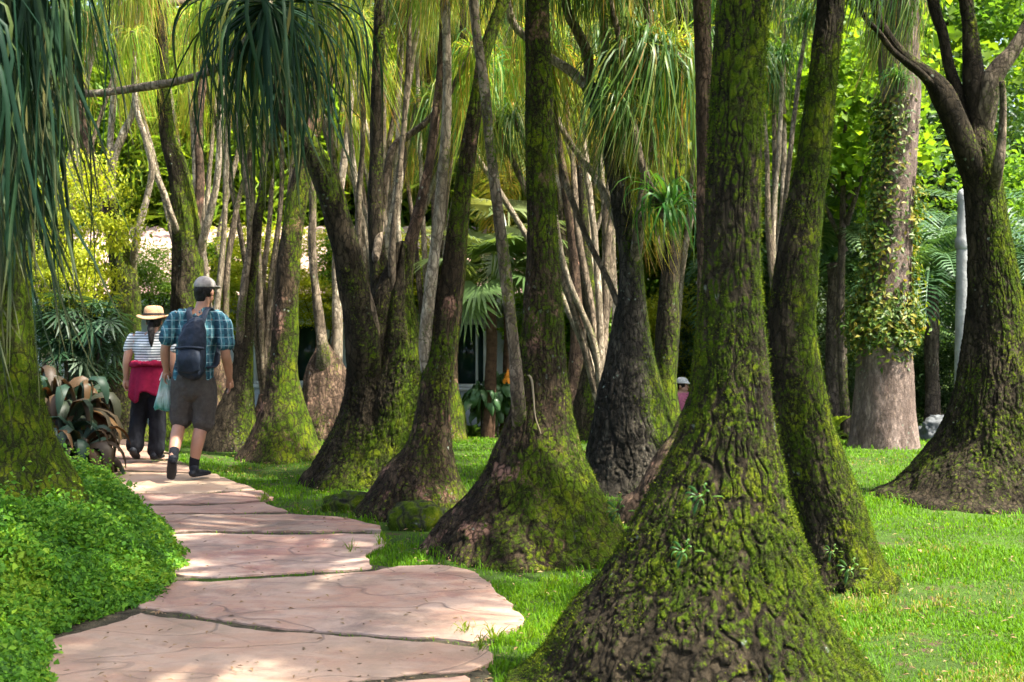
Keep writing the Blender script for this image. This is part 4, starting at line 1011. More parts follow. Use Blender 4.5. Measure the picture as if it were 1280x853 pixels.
for lb, px, py, Y, R, k, sq in [
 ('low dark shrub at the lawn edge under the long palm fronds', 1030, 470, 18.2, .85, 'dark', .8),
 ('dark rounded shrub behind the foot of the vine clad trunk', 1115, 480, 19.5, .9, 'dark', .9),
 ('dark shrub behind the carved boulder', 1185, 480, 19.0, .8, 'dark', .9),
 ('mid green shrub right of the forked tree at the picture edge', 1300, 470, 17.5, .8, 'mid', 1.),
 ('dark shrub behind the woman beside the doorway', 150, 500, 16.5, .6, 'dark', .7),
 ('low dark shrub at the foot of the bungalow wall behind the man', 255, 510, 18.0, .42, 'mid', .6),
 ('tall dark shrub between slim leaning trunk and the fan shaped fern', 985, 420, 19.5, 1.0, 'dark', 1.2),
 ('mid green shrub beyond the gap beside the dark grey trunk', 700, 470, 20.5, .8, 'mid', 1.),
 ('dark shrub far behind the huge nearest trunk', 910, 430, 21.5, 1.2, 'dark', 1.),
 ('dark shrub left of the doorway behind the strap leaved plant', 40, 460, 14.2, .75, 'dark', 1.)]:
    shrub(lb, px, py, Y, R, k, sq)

# feather palms
PM = [palm_crown_mesh('crown', M['lf_palm'], 24, 2.3, 21, 46, .035, .22, (10, 85), (.8, 1.25)), palm_crown_mesh('crown', M['lf_palm'], 20, 2.0, 22, 44, .035, .24, (20, 85), (.9, 1.3))]
def feather(label, px, py, Y, s, k=0, mat=None):
    c = P(px, py, Y); g_ = gz1(c[0], Y); root = thing('feather_palm', label, 'palm tree', (c[0], Y, g_), 'feather palms')
    o = link('crown', PM[k], None, root); o.location = (0, 0, c[2] - g_); o.scale = (s, s, s); o.rotation_euler = (0, 0, random.uniform(0, 6))
    stem_tube(root, [(c[0], Y, g_ - .1, .12), (c[0], Y, (c[2] + g_) / 2, .10), (*c, .09)], M['trunkdark'], int(px), 16, .004, 0, 'trunk')
feather('feather palm with long dark arching fronds left of the vine clad trunk', 1042, 330, 17.2, 1.15, 0)
feather('feather palm with long blue green fronds between the vine clad trunk and stone post', 1165, 360, 16.8, 1.1, 1)
feather('feather palm with fronds reaching in from the right edge behind the forked tree', 1285, 360, 16.5, .85, 0)
feather('feather palm half hidden behind the slim leaning trunk', 965, 330, 20.0, .9, 1)
feather('feather palm low behind the carved boulder', 1200, 430, 20.5, .8, 1)
OM = palm_crown_mesh('crown', M['lf_orange'], 16, 1.7, 27, 40, .035, .26, (5, 70), (.9, 1.3))
c = P(668, 205, 19.0); root = thing('feather_palm', 'feather palm with yellowing orange fronds above the fan palms', 'palm tree', (c[0], 19, gz1(c[0], 19)), 'feather palms')
o = link('crown', OM, None, root); o.location = (0, 0, c[2] - root.location.z)
stem_tube(root, [(c[0], 19, -.6, .14), (c[0] + .1, 19, 1.5, .11), (*c, .09)], M['rust'], 5, 16, .004, 0, 'trunk')

# fan palms
FM = [fan_crown_mesh('crown', M['lf_fan'], 22, .75, .62, 31), fan_crown_mesh('crown', M['lf_fan'], 18, .6, .5, 32, (-10, 80))]
def fan(label, px, py, Y, s, k=0):
    c = P(px, py, Y); g_ = gz1(c[0], Y); root = thing('fan_palm', label, 'palm tree', (c[0], Y, g_), 'fan palms by the bungalow')
    o = link('crown', FM[k], None, root); o.location = (0, 0, c[2] - g_); o.scale = (s, s, s); o.rotation_euler = (0, 0, random.uniform(0, 6))
    stem_tube(root, [(c[0] - .05, Y, g_ - .1, .09), (c[0], Y, (c[2] + g_) / 2, .08), (*c, .07)], M['rust'], int(px) + 3, 16, .006, 0, 'trunk')
fan('fan palm with a rusty trunk beside the bungalow window', 614, 368, 16.9, 1.05, 0)
fan('taller pale fan palm behind the one beside the bungalow window', 636, 312, 17.6, 1.15, 1)
fan('fan palm left of the twin stemmed trunk near the eaves', 545, 330, 19.0, .9, 1)
fan('fan palm partly hidden by the side stemmed trunk', 690, 400, 18.8, .8, 0)

# lady palms by the doorway
LM = fan_crown_mesh('foliage', lm('lady_palm_leaves', [(.015, .042, .018), (.025, .062, .026), (.05, .095, .04)], trans=.3, var=.1, spec=.3), 20, .22, .24, 35, (-20, 85), 9)
root = thing('lady_palm', 'dark lady palm with finger shaped leaves in front of the doorway', 'palm', (*P(100, 540, 12.9)[:2], 0))
for k, (px, py) in enumerate([(80, 392), (108, 405), (124, 428), (92, 445), (66, 425), (116, 462), (130, 400)]):
    y = 12.9 + .12 * (k % 3); p = P(px, py, y)
    o = link('foliage', LM, None, root); o.location = tuple(p - np.array(root.location)); o.rotation_euler = (0, 0, k * 1.7)
    b = P(95 + (px - 95) * .4, 545, y); stem_tube(root, [(*b[:2], -.05, .012), (*((b + p) / 2), .011), (*p, .009)], M['trunkdark'], 700 + k, 8, 0, .1, 'cane')

# dark strap leaved plant beside the walkers
SM = [blade_mesh('foliage', M['lf_purple'], 40, 8, .74, .115, 81 + k, el=(-25, 70), t0=(0, .3), t1=(.7, 1.4), keel=True, jit=.08, prof='leaf', spread=.06) for k in range(2)]
root = thing('strap_leaved_plant', 'clump of broad dark purple and bronze leaves beside the woman', 'plant', (*P(88, 580, 11.0)[:2], gz1(P(88, 580, 11)[0], 11)))
for k, (px, py, Y, s) in enumerate([(80, 545, 11.1, 1.0), (102, 560, 10.9, .9), (66, 505, 11.3, 1.0), (96, 510, 11.4, .95), (112, 575, 10.9, .6), (60, 560, 10.8, .85)]):
    p = P(px, py, Y); o = link('foliage', SM[k % 2], None, root); o.location = tuple(p - np.array(root.location)); o.scale = (s, s, s); o.rotation_euler = (0, 0, k * 1.3)
    gg = gz1(p[0], Y); stem_tube(root, [(p[0], Y, min(gg, p[2]) - .05, .022), (p[0] + .01, Y, (min(gg, p[2]) + p[2]) / 2, .02), (*p, .015)], M['trunkdark'], 730 + k, 8, 0, .1, 'cane')

# flowering bush under the window
FB = blade_mesh('foliage', lm('large_shiny_leaves', [(.05, .11, .035), (.09, .17, .06), (.15, .24, .10)], trans=.4, spec=.4, rough=.3, var=0), 60, 6, .42, .15, 91, el=(0, 80), t0=(0, .3), t1=(.8, 1.5), prof='leaf', keel=True)
root = thing('flowering_bush', 'big leaved bush with one orange flower spike under the bungalow window', 'bush', (*P(616, 520, 17)[:2], gz1(P(616, 0, 17)[0], 17)))
M['flower'] = plain('orange_petals', (.75, .27, .02), .6)
for k, (px, py) in enumerate([(602, 500), (622, 490), (632, 510), (612, 515)]):
    p = P(px, py, 17 + .1 * k); o = link('foliage', FB, None, root); o.location = tuple(p - np.array(root.location)); o.rotation_euler = (0, 0, k * 2)
    stem_tube(root, [(p[0], p[1], root.location.z - .05, .015), (p[0], p[1], (p[2] + root.location.z) / 2, .014), (*p, .012)], M['trunkdark'], 760 + k, 8, 0, 0, 'cane')
for k, (px, py) in enumerate([(634, 478)]):
    p = P(px, py, 16.9); V, Q, rn, t_ = blades(26, 3, .09, .05, 95 + k, el=(20, 85), prof='leaf'); 
    V = V + np.array([0, 0, 1.]) * (np.arange(len(V)) / len(V) * .16)[:, None] + p
    wpart('flower_spike', V, Q, M['flower'], root, attrs={'rnd': rn, 't': t_})
    stem_tube(root, [(p[0], p[1] + .05, p[2] - .35, .008), (p[0], p[1] + .02, p[2] - .15, .008), (*p, .006)], M['lf_dark'], 770 + k, 6, 0, 0, 'cane')

# low fern tufts at the back of the lawn
FR = palm_crown_mesh('foliage', M['lf_mid'], 14, .62, 44, 26, .03, .22, (30, 80), (.5, .9))
for lb, px, py, Y, s in [('light green fern at the back of the lawn left of the vine clad trunk', 1037, 528, 16.0, .9), ('small fern at the foot of the vine clad trunk on its left', 1066, 545, 13.9, .4), ('fern tuft at the bungalow wall under the window', 590, 522, 17.6, .5), ('fern under the fan palm half hidden by the side stemmed trunk', 650, 520, 17.4, .6), ('fern at the lawn edge behind the carved boulder', 1195, 520, 17.5, .7)]:
    c = P(px, py, Y); f_ = link('fern', FR); f_.location = (c[0], Y, gz1(c[0], Y) - .02); f_.scale = (s, s, s); f_.rotation_euler = (0, 0, px); tag(f_, lb, 'fern', 'ferns')

# ------------------------------------------------------------------ vine clad trunk
VT = palm('pale pinkish trunk ringed with leafy vine in the middle of the right lawn', 13.6,
     [(1105, 555, 38), (1105, 540, 36.5), (1105, 500, 33.5), (1106, 440, 31), (1108, 390, 28), (1112, 330, 25), (1117, 270, 22.5), (1123, 210, 21), (1127, 160, 21), (1126, 120, 24), (1124, 85, 25), (1122, 0, 25), (1121, -70, 23)],
     'bark_pink', 150, 240, .02, .003, 12, .04, vert=.3, moss=mossfun(-.25, .05, .1, 1.4, .5), group='vine clad tree', cat='tree', name='bulging_trunk_tree', top=dict(n=4, spread=.8, rise=(.3, .9), kinds=('g1', 'g0')),
     ros=[(1120, 10, 13.6, 'y0', 1.0), (1128, -10, 13.4, 'g1', 1.0), (1110, 20, 13.7, 'y1', .8), (1122, 100, 13.3, 'u0', .7)])
r = np.random.default_rng(123); n = 5600
f = r.uniform(0, 1, n)
reg = r.choice(3, n, p=[.50, .38, .12])
py_ = np.where(reg == 0, 404 + r.normal(0, 20, n), np.where(reg == 1, r.uniform(120, 400, n), r.uniform(230, 400, n)))
th = np.where(reg == 0, r.uniform(0, 2 * PI, n), np.where(reg == 1, PI + .25 + r.normal(0, .75, n), 0 + r.normal(0, .5, n)))
ctr = np.interp(py_, [190, 270, 330, 390, 450], [1124, 1117, 1112, 1108, 1106]); rad = np.interp(py_, [190, 270, 330, 390, 450], [21, 22.5, 25, 28, 31])
out_ = np.where(reg == 0, np.abs(r.normal(0, 1, n)) * 10 * np.exp(-((py_ - 405) / 30) ** 2) + 2 + np.where(np.cos(th) < -.2, r.uniform(0, 14, n), 0), 3 + np.abs(r.normal(0, 7, n)))
rr_ = (rad + out_) * 13.6 / F
C = np.stack([(ctr - CX) * 13.6 / F + np.cos(th) * rr_, 13.6 + np.sin(th) * rr_, CH - (py_ - HY) * 13.6 / F], 1)
root = thing('climbing_vine', 'leafy yellow green vine wrapped as a collar round the pinkish trunk', 'vine', (VT.location.x, 13.6, 1.2))
V, T, rn = leaves(C, np.stack([np.cos(th), np.sin(th), np.full(n, .7)], 1) + r.normal(0, .4, (n, 3)), .075, r, .5, droop=.8)
wpart('leaves', V, None, M['lf_vine'], root, T, {'rnd': rn}, False)
for k in range(9):
    a = r.uniform(0, 6.28); pts = []
    for j, py in enumerate(np.linspace(455, 190 + 60 * r.uniform(), 7)):
        a += r.normal(0, .25); c0 = np.interp(py, [190, 270, 330, 390, 450], [1124, 1117, 1112, 1108, 1106]); rd = (np.interp(py, [190, 450], [21, 31]) + 1) * 13.6 / F
        pts.append(((c0 - CX) * 13.6 / F + math.cos(a) * rd, 13.6 + math.sin(a) * rd, CH - (py - HY) * 13.6 / F, .010))
    stem_tube(root, pts, M['stem'], 800 + k, 8, 0, 0, 'stem')

# ------------------------------------------------------------------ stone post and boulder, mossy stones
M['stone'] = plain('weathered_grey_stone', (.20, .205, .20), .9, .2, 5, .35, .01)
c = P(1203, 0, 15.0); g_ = gz1(c[0], 15); k = 15.0 / F; zz_ = lambda py: CH - (py - HY) * k
root = thing('stone_post', 'slender pale stone post with a rounded knob behind the forked tree', 'post', (c[0], 15, g_))
V, Q = lathe([(.115, g_ - .1), (.10, zz_(480)), (.085, zz_(400)), (.072, zz_(312))], 28, (c[0], 15)); wpart('shaft', V, Q, M['stone'], root)
V, Q = lathe([(.076, zz_(312)), (.092, zz_(309)), (.092, zz_(300)), (.072, zz_(296)), (.064, zz_(270)), (.055, zz_(256)), (.068, zz_(252)), (.066, zz_(244)), (.04, zz_(238)), (.0, zz_(236))], 28, (c[0], 15)); wpart('cap', V, Q, M['stone'], root)
V, Q = boxes([(c[0] + .07, c[0] + .17, 14.92, 15.06, zz_(412), zz_(391))]); wpart('bracket', V, Q, M['rust'], root, smooth=False)

def rock(name, label, px, py, Y, rx, ry, rz, mat, seed, moss=.6, groove=0.0, cat='rock', group=None):
    c = P(px, py, Y); g_ = gz1(c[0], Y)
    nu_, nv_ = 72, 40; V = []
    th, ph = np.meshgrid(np.linspace(0, 2 * PI, nu_, endpoint=False), np.linspace(-.5, PI / 2 - .02, nv_))
    d = np.stack([np.cos(ph) * np.cos(th), np.cos(ph) * np.sin(th), np.sin(ph)], 2).reshape(-1, 3)
    d2 = np.sign(d) * np.abs(d) ** .82
    s_ = 1 + .16 * fbm(d * 1.7, seed, 3) - .05 * np.exp(-(perlin(d * 3, seed + 4) / .08) ** 2)
    if groove:
        s_ -= groove * (np.exp(-((np.abs(d[:, 0] * 1.2 + d[:, 2] * .3) % .45 - .22) / .035) ** 2) + np.exp(-((d[:, 2] - .45 - .2 * d[:, 0]) / .04) ** 2))
    V = d2 * s_[:, None] * [rx, ry, rz] + [c[0], Y, g_]
    i = np.arange(nv_ - 1)[:, None] * nu_; j = np.arange(nu_)[None]; j2 = (j + 1) % nu_
    Q = np.stack([i + j, i + j2, i + nu_ + j2, i + nu_ + j], 2).reshape(-1, 4)
    V = np.vstack([V, [[c[0], Y, g_ + rz * s_[-nu_:].mean()]]]); b = (nv_ - 1) * nu_; jj = np.arange(nu_)
    T = np.stack([b + jj, b + (jj + 1) % nu_, np.full(nu_, len(V) - 1)], 1)
    ms = moss + .5 * fbm(np.vstack([d, [[0, 0, 1]]]) * 1.6, seed + 8, 3) + .15 * np.append(d[:, 2], 1)
    o = link(name, mk_mesh(name, V - [c[0], Y, g_], Q, T, {'moss': ms}), mat); o.location = (c[0], Y, g_)
    tag(o, label, cat, group); TRUNKS.append((c[0], Y, rx * .85)); return o
M['rock'] = bark_mat('mossy_stone', (.025, .024, .020), (.10, .095, .08), .0, .5, plate=7)
rock('mossy_stone', 'low rounded mossy stone at the foot of the clump of stems', 436, 634, 9.15, .20, .15, .14, M['rock'], 3, .85, group='mossy stones')
rock('mossy_stone', 'dark angular mossy stone leaning against the twin stemmed trunk', 522, 652, 8.45, .21, .15, .19, M['rock'], 9, .72, group='mossy stones')
M['gstone'] = plain('grey_carved_stone', (.085, .092, .095), .85, .3, 6, .35, .01)
rock('carved_boulder', 'rounded grey boulder with carved grooves on the far lawn by the post', 1180, 535, 15.6, .34, .30, .34, M['gstone'], 14, 0, .05, 'boulder')

# ------------------------------------------------------------------ creeper over the left bank
def creeper(name, n, seed, xr, yr, sz, thick):
    r = np.random.default_rng(seed)
    y = r.uniform(*yr, n); e = bank_edge(y); ex = .04 + .07 * fbm(np.stack([0 * y, y * 4, 0 * y], 1), 79, 3); x = e + ex - (r.uniform(0, 1, n) ** 1.15) * (e + ex + .50 * y + .5)
    bulge = .13 * fbm(np.stack([x * 2.6, y * 2.6, 0 * x], 1), 71, 4)
    inn = np.clip((e + ex - x) / .35, 0, 1)
    z = gz(x, y) + np.sqrt(inn) * np.maximum(.02, .12 + bulge) * (r.uniform(.1, 1, n) ** .5 + .9 * r.uniform(0, 1, n) * (r.uniform(0, 1, n) > .94)) + .01
    C = np.stack([x + r.normal(0, .02, n), y + r.normal(0, .02, n), z], 1)
    q = fbm(np.stack([x * 3, y * 3, z * 3], 1), 73, 2)
    keep = (q > -1.0) & (np.hypot(x - TL.location.x, y - TL.location.y) > .34)
    C = C[keep]; q = q[keep]; n = len(C)
    V, T, rn = leaves(C, r.normal(0, .6, (n, 3)) + [.25, -.25, .8], sz * r.choice([.7, 1., 1.45], n, p=[.45, .4, .15]), r, .6, .3)
    rn = np.clip(rn * .8 + np.repeat(.15 + .4 * q, 4), 0, 1)
    o = link(name, mk_mesh(name, V, None, T, {'rnd': rn}, False), M['lf_cover']); o['kind'] = 'stuff'
creeper('ground_cover', 210000, 5, None, (4.6, 10.0), .030, .1)

# ------------------------------------------------------------------ grass, tufts and fallen leaves
grass_obj('grass', 460000, 5)
def tufts():
    r = np.random.default_rng(8); C = []
    sp = [(583, 690, 7), (600, 700, 7), (775, 690, 7.3), (640, 790, 5.9), (620, 805, 5.7), (610, 790, 5.8), (480, 690, 7.7), (460, 705, 7.3), (395, 640, 9.2), (345, 628, 9.6), (1085, 760, 6.3), (1060, 770, 6.2), (690, 740, 6.6), (590, 735, 6.8), (270, 607, 10.6), (300, 615, 10.3), (560, 712, 7.2), (660, 800, 5.7), (800, 655, 8.9), (560, 640, 9.0)]
    Vs, Qs, rs, ts, o = [], [], [], [], 0
    for k, (px, py, Y) in enumerate(sp):
        g_ = G(px, py)
        if any(poly_inside(np.array([g_[0]]), np.array([g_[1]]), s)[0] for s in slab_polys): continue
        for j in range(4):
            V, Q, a, t_ = blades(20, 5, .11, .005, 300 + k * 3 + j, el=(45, 89), t0=(0, .2), t1=(1.0, 2.2), lens=(.35, 1))
            V = V + np.array([g_[0] + r.normal(0, .08), g_[1] + r.normal(0, .08), 0.0])
            Vs.append(V); Qs.append(Q + o); rs.append(a); ts.append(t_); o += len(V)
    ob = link('grass_tufts', mk_mesh('grass_tufts', np.vstack(Vs), np.vstack(Qs), attrs={'rnd': np.concatenate(rs), 't': np.concatenate(ts)}), M['grass']); ob['kind'] = 'stuff'
tufts()
M['litter'] = lm('dry_leaf_litter', [(.10, .06, .03), (.22, .13, .06), (.30, .21, .10), (.07, .045, .03)], trans=.1, var=0, huev=0)
r = np.random.default_rng(17); n = 5200
y = 4.8 + 9 * r.uniform(0, 1, n) ** 1.3; x = r.uniform(-.46, .45, n) * y
k = (x > bank_edge(y) + .12) 
inside = np.zeros(n, bool)
for s in slab_polys: inside |= poly_inside(x, y, s)
keep = k & ((inside & (r.uniform(0, 1, n) < .10)) | (~inside & poly_inside(x, y, bp)) | (r.uniform(0, 1, n) < .22)); x, y, inside = x[keep], y[keep], inside[keep]
for (tx, ty, tr) in TRUNKS:
    if ty > 13: continue
    k_ = int(60 * tr + 12); a_ = r.uniform(0, 2 * PI, k_); d_ = tr * 1.0 + np.abs(r.normal(0, .13, k_))
    x = np.append(x, tx + np.cos(a_) * d_); y = np.append(y, ty + np.sin(a_) * d_); inside = np.append(inside, np.zeros(k_, bool))
V, T, rn = leaves(np.stack([x, y, gz(x, y) + np.where(inside, .032, .03)], 1), r.normal(0, .15, (len(x), 3)) + [0, 0, 1], .032, r, .4, .2)
o = link('fallen_leaves', mk_mesh('fallen_leaves', V, None, T, {'rnd': rn}, False), M['litter']); o['kind'] = 'stuff'

# little plants growing on the big trunk, and the curled dry leaf
def on_trunk(px, py, cx, hw, Y):
    dx = (px - cx) / hw; return P(px, py, Y - math.sqrt(max(0, 1 - dx * dx)) * hw * Y / F)
AP = blade_mesh('air_plant', M['strap'], 14, 5, .10, .012, 61, el=(10, 80), t0=(0, .2), t1=(.9, 1.6), prof='leaf', keel=True)
for lb, px, py, cx, hw, Y, s in [('small pale epiphyte growing on the huge nearest trunk at mid height', 876, 622, 902, 101, 4.85, 1.), ('small epiphyte low on the huge nearest trunk', 855, 690, 894, 120, 4.85, .9), ('tiny epiphyte on the slim leaning trunk', 1040, 690, 1048, 46, 6.75, .8), ('leafy sprig on the right flank of the side stemmed trunk', 772, 640, 669, 108, 7.75, 1.5), ('small fern like sprig near the foot of the slim leaning trunk', 1062, 712, 1050, 58, 6.75, 1.2)]:
    p = on_trunk(px, py, cx, hw, Y); o = link('air_plant', AP); o.location = tuple(p); o.scale = (s, s, s); o.rotation_euler = (.9, 0, 0); tag(o, lb, 'epiphyte', 'epiphytes on the trunks')
pts = [on_trunk(px, py, 676, 40, 7.75) + [0, -.02, 0] for px, py in [(654, 470), (661, 469), (665, 478), (667, 500), (669, 520), (674, 536), (676, 542)]]
D = catmull(np.array(pts), 24); wv = np.linspace(.010, .003, 24)[:, None] * np.array([.8, -.4, .2])
V = np.stack([D - wv, D + [0, -.006, 0], D + wv], 1).reshape(-1, 3); i = (np.arange(23)[:, None] * 3 + np.arange(2)[None]).ravel()
o = link('dry_leaf', mk_mesh('dry_leaf', V, np.stack([i, i + 1, i + 4, i + 3], 1)), plain('dry_straw', (.24, .19, .12), .8)); tag(o, 'curled pale dry leaf hanging on the side stemmed trunk', 'leaf')
# ------------------------------------------------------------------ people
def tube_sh(pts, rads, n=20, sub=7):
    """closed tube; rads are floats or (rx, ry)"""
    R_ = [(r_, r_) if np.isscalar(r_) else r_ for r_ in rads]
    D = catmull(np.array([(*p, *q) for p, q in zip(pts, R_)], float), sub * (len(pts) - 1) + 1)
    X = D[:, :3]; T = np.gradient(X, axis=0); T /= np.linalg.norm(T, axis=1)[:, None]
    a0, b0 = D[0].copy(), D[-1].copy()
    pre = []; post = []
    for f, s_ in ((.95, .25), (.75, .62), (.4, .88)):
        q = a0.copy(); q[:3] -= T[0] * min(a0[3], a0[4]) * f; q[3:] *= s_; pre.append(q)
        q = b0.copy(); q[:3] += T[-1] * min(b0[3], b0[4]) * f; q[3:] *= s_; post.insert(0, q)
    D = np.vstack([pre, D, post]); T = np.vstack([[T[0]] * 3, T, [T[-1]] * 3]); X = D[:, :3]
    ref = np.array([1., 0, 0]); V, Q, Tr = [], [], []
    e1 = ref - (T @ ref)[:, None] * T; bad = np.linalg.norm(e1, axis=1) < .3
    e1[bad] = np.array([0, 0, 1.]) - (T[bad] @ np.array([0, 0, 1.]))[:, None] * T[bad]
    e1 /= np.linalg.norm(e1, axis=1)[:, None]; e2 = np.cross(T, e1)
    th = np.arange(n) * 2 * PI / n
    V = (X[:, None] + e1[:, None] * (np.cos(th)[None] * D[:, 3:4])[..., None] + e2[:, None] * (np.sin(th)[None] * D[:, 4:5])[..., None]).reshape(-1, 3)
    m_ = len(X); i = np.arange(m_ - 1)[:, None] * n; j = np.arange(n)[None]; j2 = (j + 1) % n
    F_ = [list(f) for f in np.stack([i + j, i + j2, i + n + j2, i + n + j], 2).reshape(-1, 4)]
    F_ += [list(range(n))[::-1], list(range((m_ - 1) * n, m_ * n))]
    return V, F_
def ell(c, r, n=24):
    pts = []; th = np.linspace(0, PI, n); V = []
    for t in th[1:-1]:
        for k in range(n): a = 2 * PI * k / n; V.append((c[0] + r[0] * math.sin(t) * math.cos(a), c[1] + r[1] * math.sin(t) * math.sin(a), c[2] + r[2] * math.cos(t)))
    m_ = n - 2; F_ = []
    for i in range(m_ - 1):
        for k in range(n): F_.append([i * n + k, (i + 1) * n + k, (i + 1) * n + (k + 1) % n, i * n + (k + 1) % n])
    F_ += [list(range(n)), list(range((m_ - 1) * n, m_ * n))[::-1]]
    return np.array(V), F_
def fused(name, shapes, voxel, mat, parent, smooth=3, fold=0.0, fs=9.0, seed=1, off=(0, 0, 0)):
    V, F_ = [], []; o = 0
    for v_, f_ in shapes:
        V.extend(map(tuple, v_)); F_.extend([[int(i) + o for i in f] for f in f_]); o += len(v_)
    me = bpy.data.meshes.new(name); me.from_pydata(V, [], F_); me.update()
    ob = bpy.data.objects.new(name, me); col.objects.link(ob)
    bm = bmesh.new(); bm.from_mesh(me); bmesh.ops.recalc_face_normals(bm, faces=bm.faces); bm.to_mesh(me); bm.free()
    md = ob.modifiers.new('remesh', 'REMESH'); md.mode = 'VOXEL'; md.voxel_size = voxel; md.use_smooth_shade = True
    sm = ob.modifiers.new('smooth', 'SMOOTH'); sm.iterations = smooth; sm.factor = .5
    dg = bpy.context.evaluated_depsgraph_get(); m2 = bpy.data.meshes.new_from_object(ob.evaluated_get(dg))
    bpy.data.objects.remove(ob); bpy.data.meshes.remove(me)
    m2.name = name
    nv = len(m2.vertices); co = np.zeros(nv * 3, np.float32); m2.vertices.foreach_get('co', co); co = co.reshape(-1, 3)
    if fold:
        no = np.zeros(nv * 3, np.float32); m2.vertex_normals.foreach_get('vector', no); no = no.reshape(-1, 3)
        co = co + no * (fold * fbm(co * np.array([fs, fs, fs * .55]), seed, 3))[:, None]
    m2.vertices.foreach_set('co', (co + np.array(off, np.float32)).ravel().astype(np.float32)); m2.update()
    m2.polygons.foreach_set('use_smooth', np.ones(len(m2.polygons), bool))
    m2.materials.clear(); m2.materials.append(mat)
    return link(name, m2, None, parent)

def hand(w, d, side, palm=.085, fl=.075, curl=.6, r_=.0085, thumb=1):
    """palm and five fingers: w wrist point, d direction of the hand, side = direction across the knuckles (towards the thumb)"""
    w, d, side = (np.array(x, float) for x in (w, d, side)); d /= np.linalg.norm(d); side -= side @ d * d; side /= np.linalg.norm(side); nn = np.cross(d, side) * thumb
    sh = [tube_sh([w - d * .02, w + d * palm * .45, w + d * palm], [(.022, .018), (.036, .017), (.038, .014)], 16, 4)]
    for k, (off, ln) in enumerate(((.029, .92), (.010, 1.0), (-.009, .95), (-.027, .75))):
        b = w + d * palm * .92 + side * off; l = fl * ln
        d1 = d + nn * .25 * curl; d2 = d + nn * .9 * curl; d3 = d + nn * 1.8 * curl
        d1, d2, d3 = (x / np.linalg.norm(x) for x in (d1, d2, d3))
        p1 = b + d1 * l * .45; p2 = p1 + d2 * l * .32; p3 = p2 + d3 * l * .23
        sh.append(tube_sh([b - d * .03, b, p1, p2, p3], [r_ * 1.05, r_ * 1.1, r_, r_ * .92, r_ * .8], 10, 3))
    tb = w + d * .018 + side * .026; td = d * .75 + side * .65 + nn * .3; td /= np.linalg.norm(td)
    t2 = d * .95 + side * .2 + nn * .4; t2 /= np.linalg.norm(t2)
    sh.append(tube_sh([tb - td * .02, tb + td * .035, tb + td * .035 + t2 * .035], [r_ * 1.5, r_ * 1.25, r_], 10, 4))
    return sh
def head_sh(c, f, s=1.0):
    """skull, jaw, nose, ears; f = facing (unit, horizontal)"""
    c = np.array(c); f = np.array([f[0], f[1], 0.]); f /= np.linalg.norm(f); sd = np.array([f[1], -f[0], 0.]); a = math.atan2(f[1], f[0]) - PI / 2
    def R_(V): return (np.asarray(V)) @ np.array([[math.cos(a), math.sin(a), 0], [-math.sin(a), math.cos(a), 0], [0, 0, 1]]) * s + c
    out = []
    for (p, r_) in [((0, -.008, .02), (.076, .095, .098)), ((0, .025, -.055), (.056, .062, .062)), ((0, .045, -.085), (.032, .03, .024)), ((-.077, .0, -.015), (.010, .02, .032)), ((.077, .0, -.015), (.010, .02, .032)), ((0, .082, .012), (.045, .016, .012)), ((0, .092, -.062), (.024, .010, .012))]:
        v_, f_ = ell(p, r_, 18); out.append((R_(v_), f_))
    v_, f_ = tube_sh([(0, .085, .005), (0, .104, -.025), (0, .09, -.034)], [.010, .015, .011], 10, 4); out.append((R_(v_), f_))
    return out, R_

def skin_mat(name, c):
    m, nt, out = nt_new(name); v = coords(nt)
    p = principled(nt, out, ramp(nt, noise(nt, v, 9, 3), [(.3, tuple(x * .85 for x in c)), (.7, tuple(min(1, x * 1.12) for x in c))]), .5, None, .4)
    p.inputs['Subsurface Weight'].default_value = .12; p.inputs['Subsurface Radius'].default_value = (.012, .005, .003); return m
M['skin'] = skin_mat('sun_tanned_skin', (.34, .17, .105)); M['skin_w'] = skin_mat('light_brown_skin', (.40, .21, .135)); M['skin_p'] = skin_mat('pale_skin', (.52, .29, .21))
def cloth(name, c, rough=.9, sc=30, var=.2, bd=.002): return plain(name, c, rough, .15, sc, var, bd)
M['hair'] = cloth('dark_hair', (.012, .010, .009), .5, 60, .4, .004)
def stripes(nt, coord, period, width, soft=.02):
    f_ = mth(nt, 'FRACT', mth(nt, 'MULTIPLY', coord, 1 / period))
    return ramp(nt, f_, [(0, (1, 1, 1)), (max(.001, width - soft), (1, 1, 1)), (width + soft, (0, 0, 0)), (1 - soft, (0, 0, 0)), (1, (1, 1, 1))])
m, nt, out = nt_new('teal_plaid_cotton'); v = coords(nt); sp = nt.nodes.new('ShaderNodeSeparateXYZ'); nt.links.new(v, sp.inputs[0])
hx_ = mth(nt, 'ADD', sp.outputs[0], mth(nt, 'MULTIPLY', sp.outputs[1], .8))
c = mixc(nt, stripes(nt, hx_, .07, .42), (.050, .155, .185), (.020, .050, .075))
c = mixc(nt, mixc(nt, 1.0, stripes(nt, sp.outputs[2], .075, .40), (.75, .75, .75), 'MULTIPLY'), c, (.022, .070, .095))
c = mixc(nt, stripes(nt, mth(nt, 'ADD', hx_, .03), .07, .05, .03), c, (.26, .34, .36))
c = mixc(nt, stripes(nt, mth(nt, 'ADD', sp.outputs[2], .03), .075, .05, .03), c, (.24, .32, .34))
principled(nt, out, c, .9, bump(nt, noise(nt, v, 40, 4), .004), .1); M['plaid'] = m
m, nt, out = nt_new('striped_jersey'); v = coords(nt); sp = nt.nodes.new('ShaderNodeSeparateXYZ'); nt.links.new(v, sp.inputs[0])
c = mixc(nt, stripes(nt, sp.outputs[2], .026, .38, .06), (.60, .62, .62), (.06, .085, .095))
principled(nt, out, c, .9, bump(nt, noise(nt, v, 40, 4), .004), .1); M['stripe'] = m
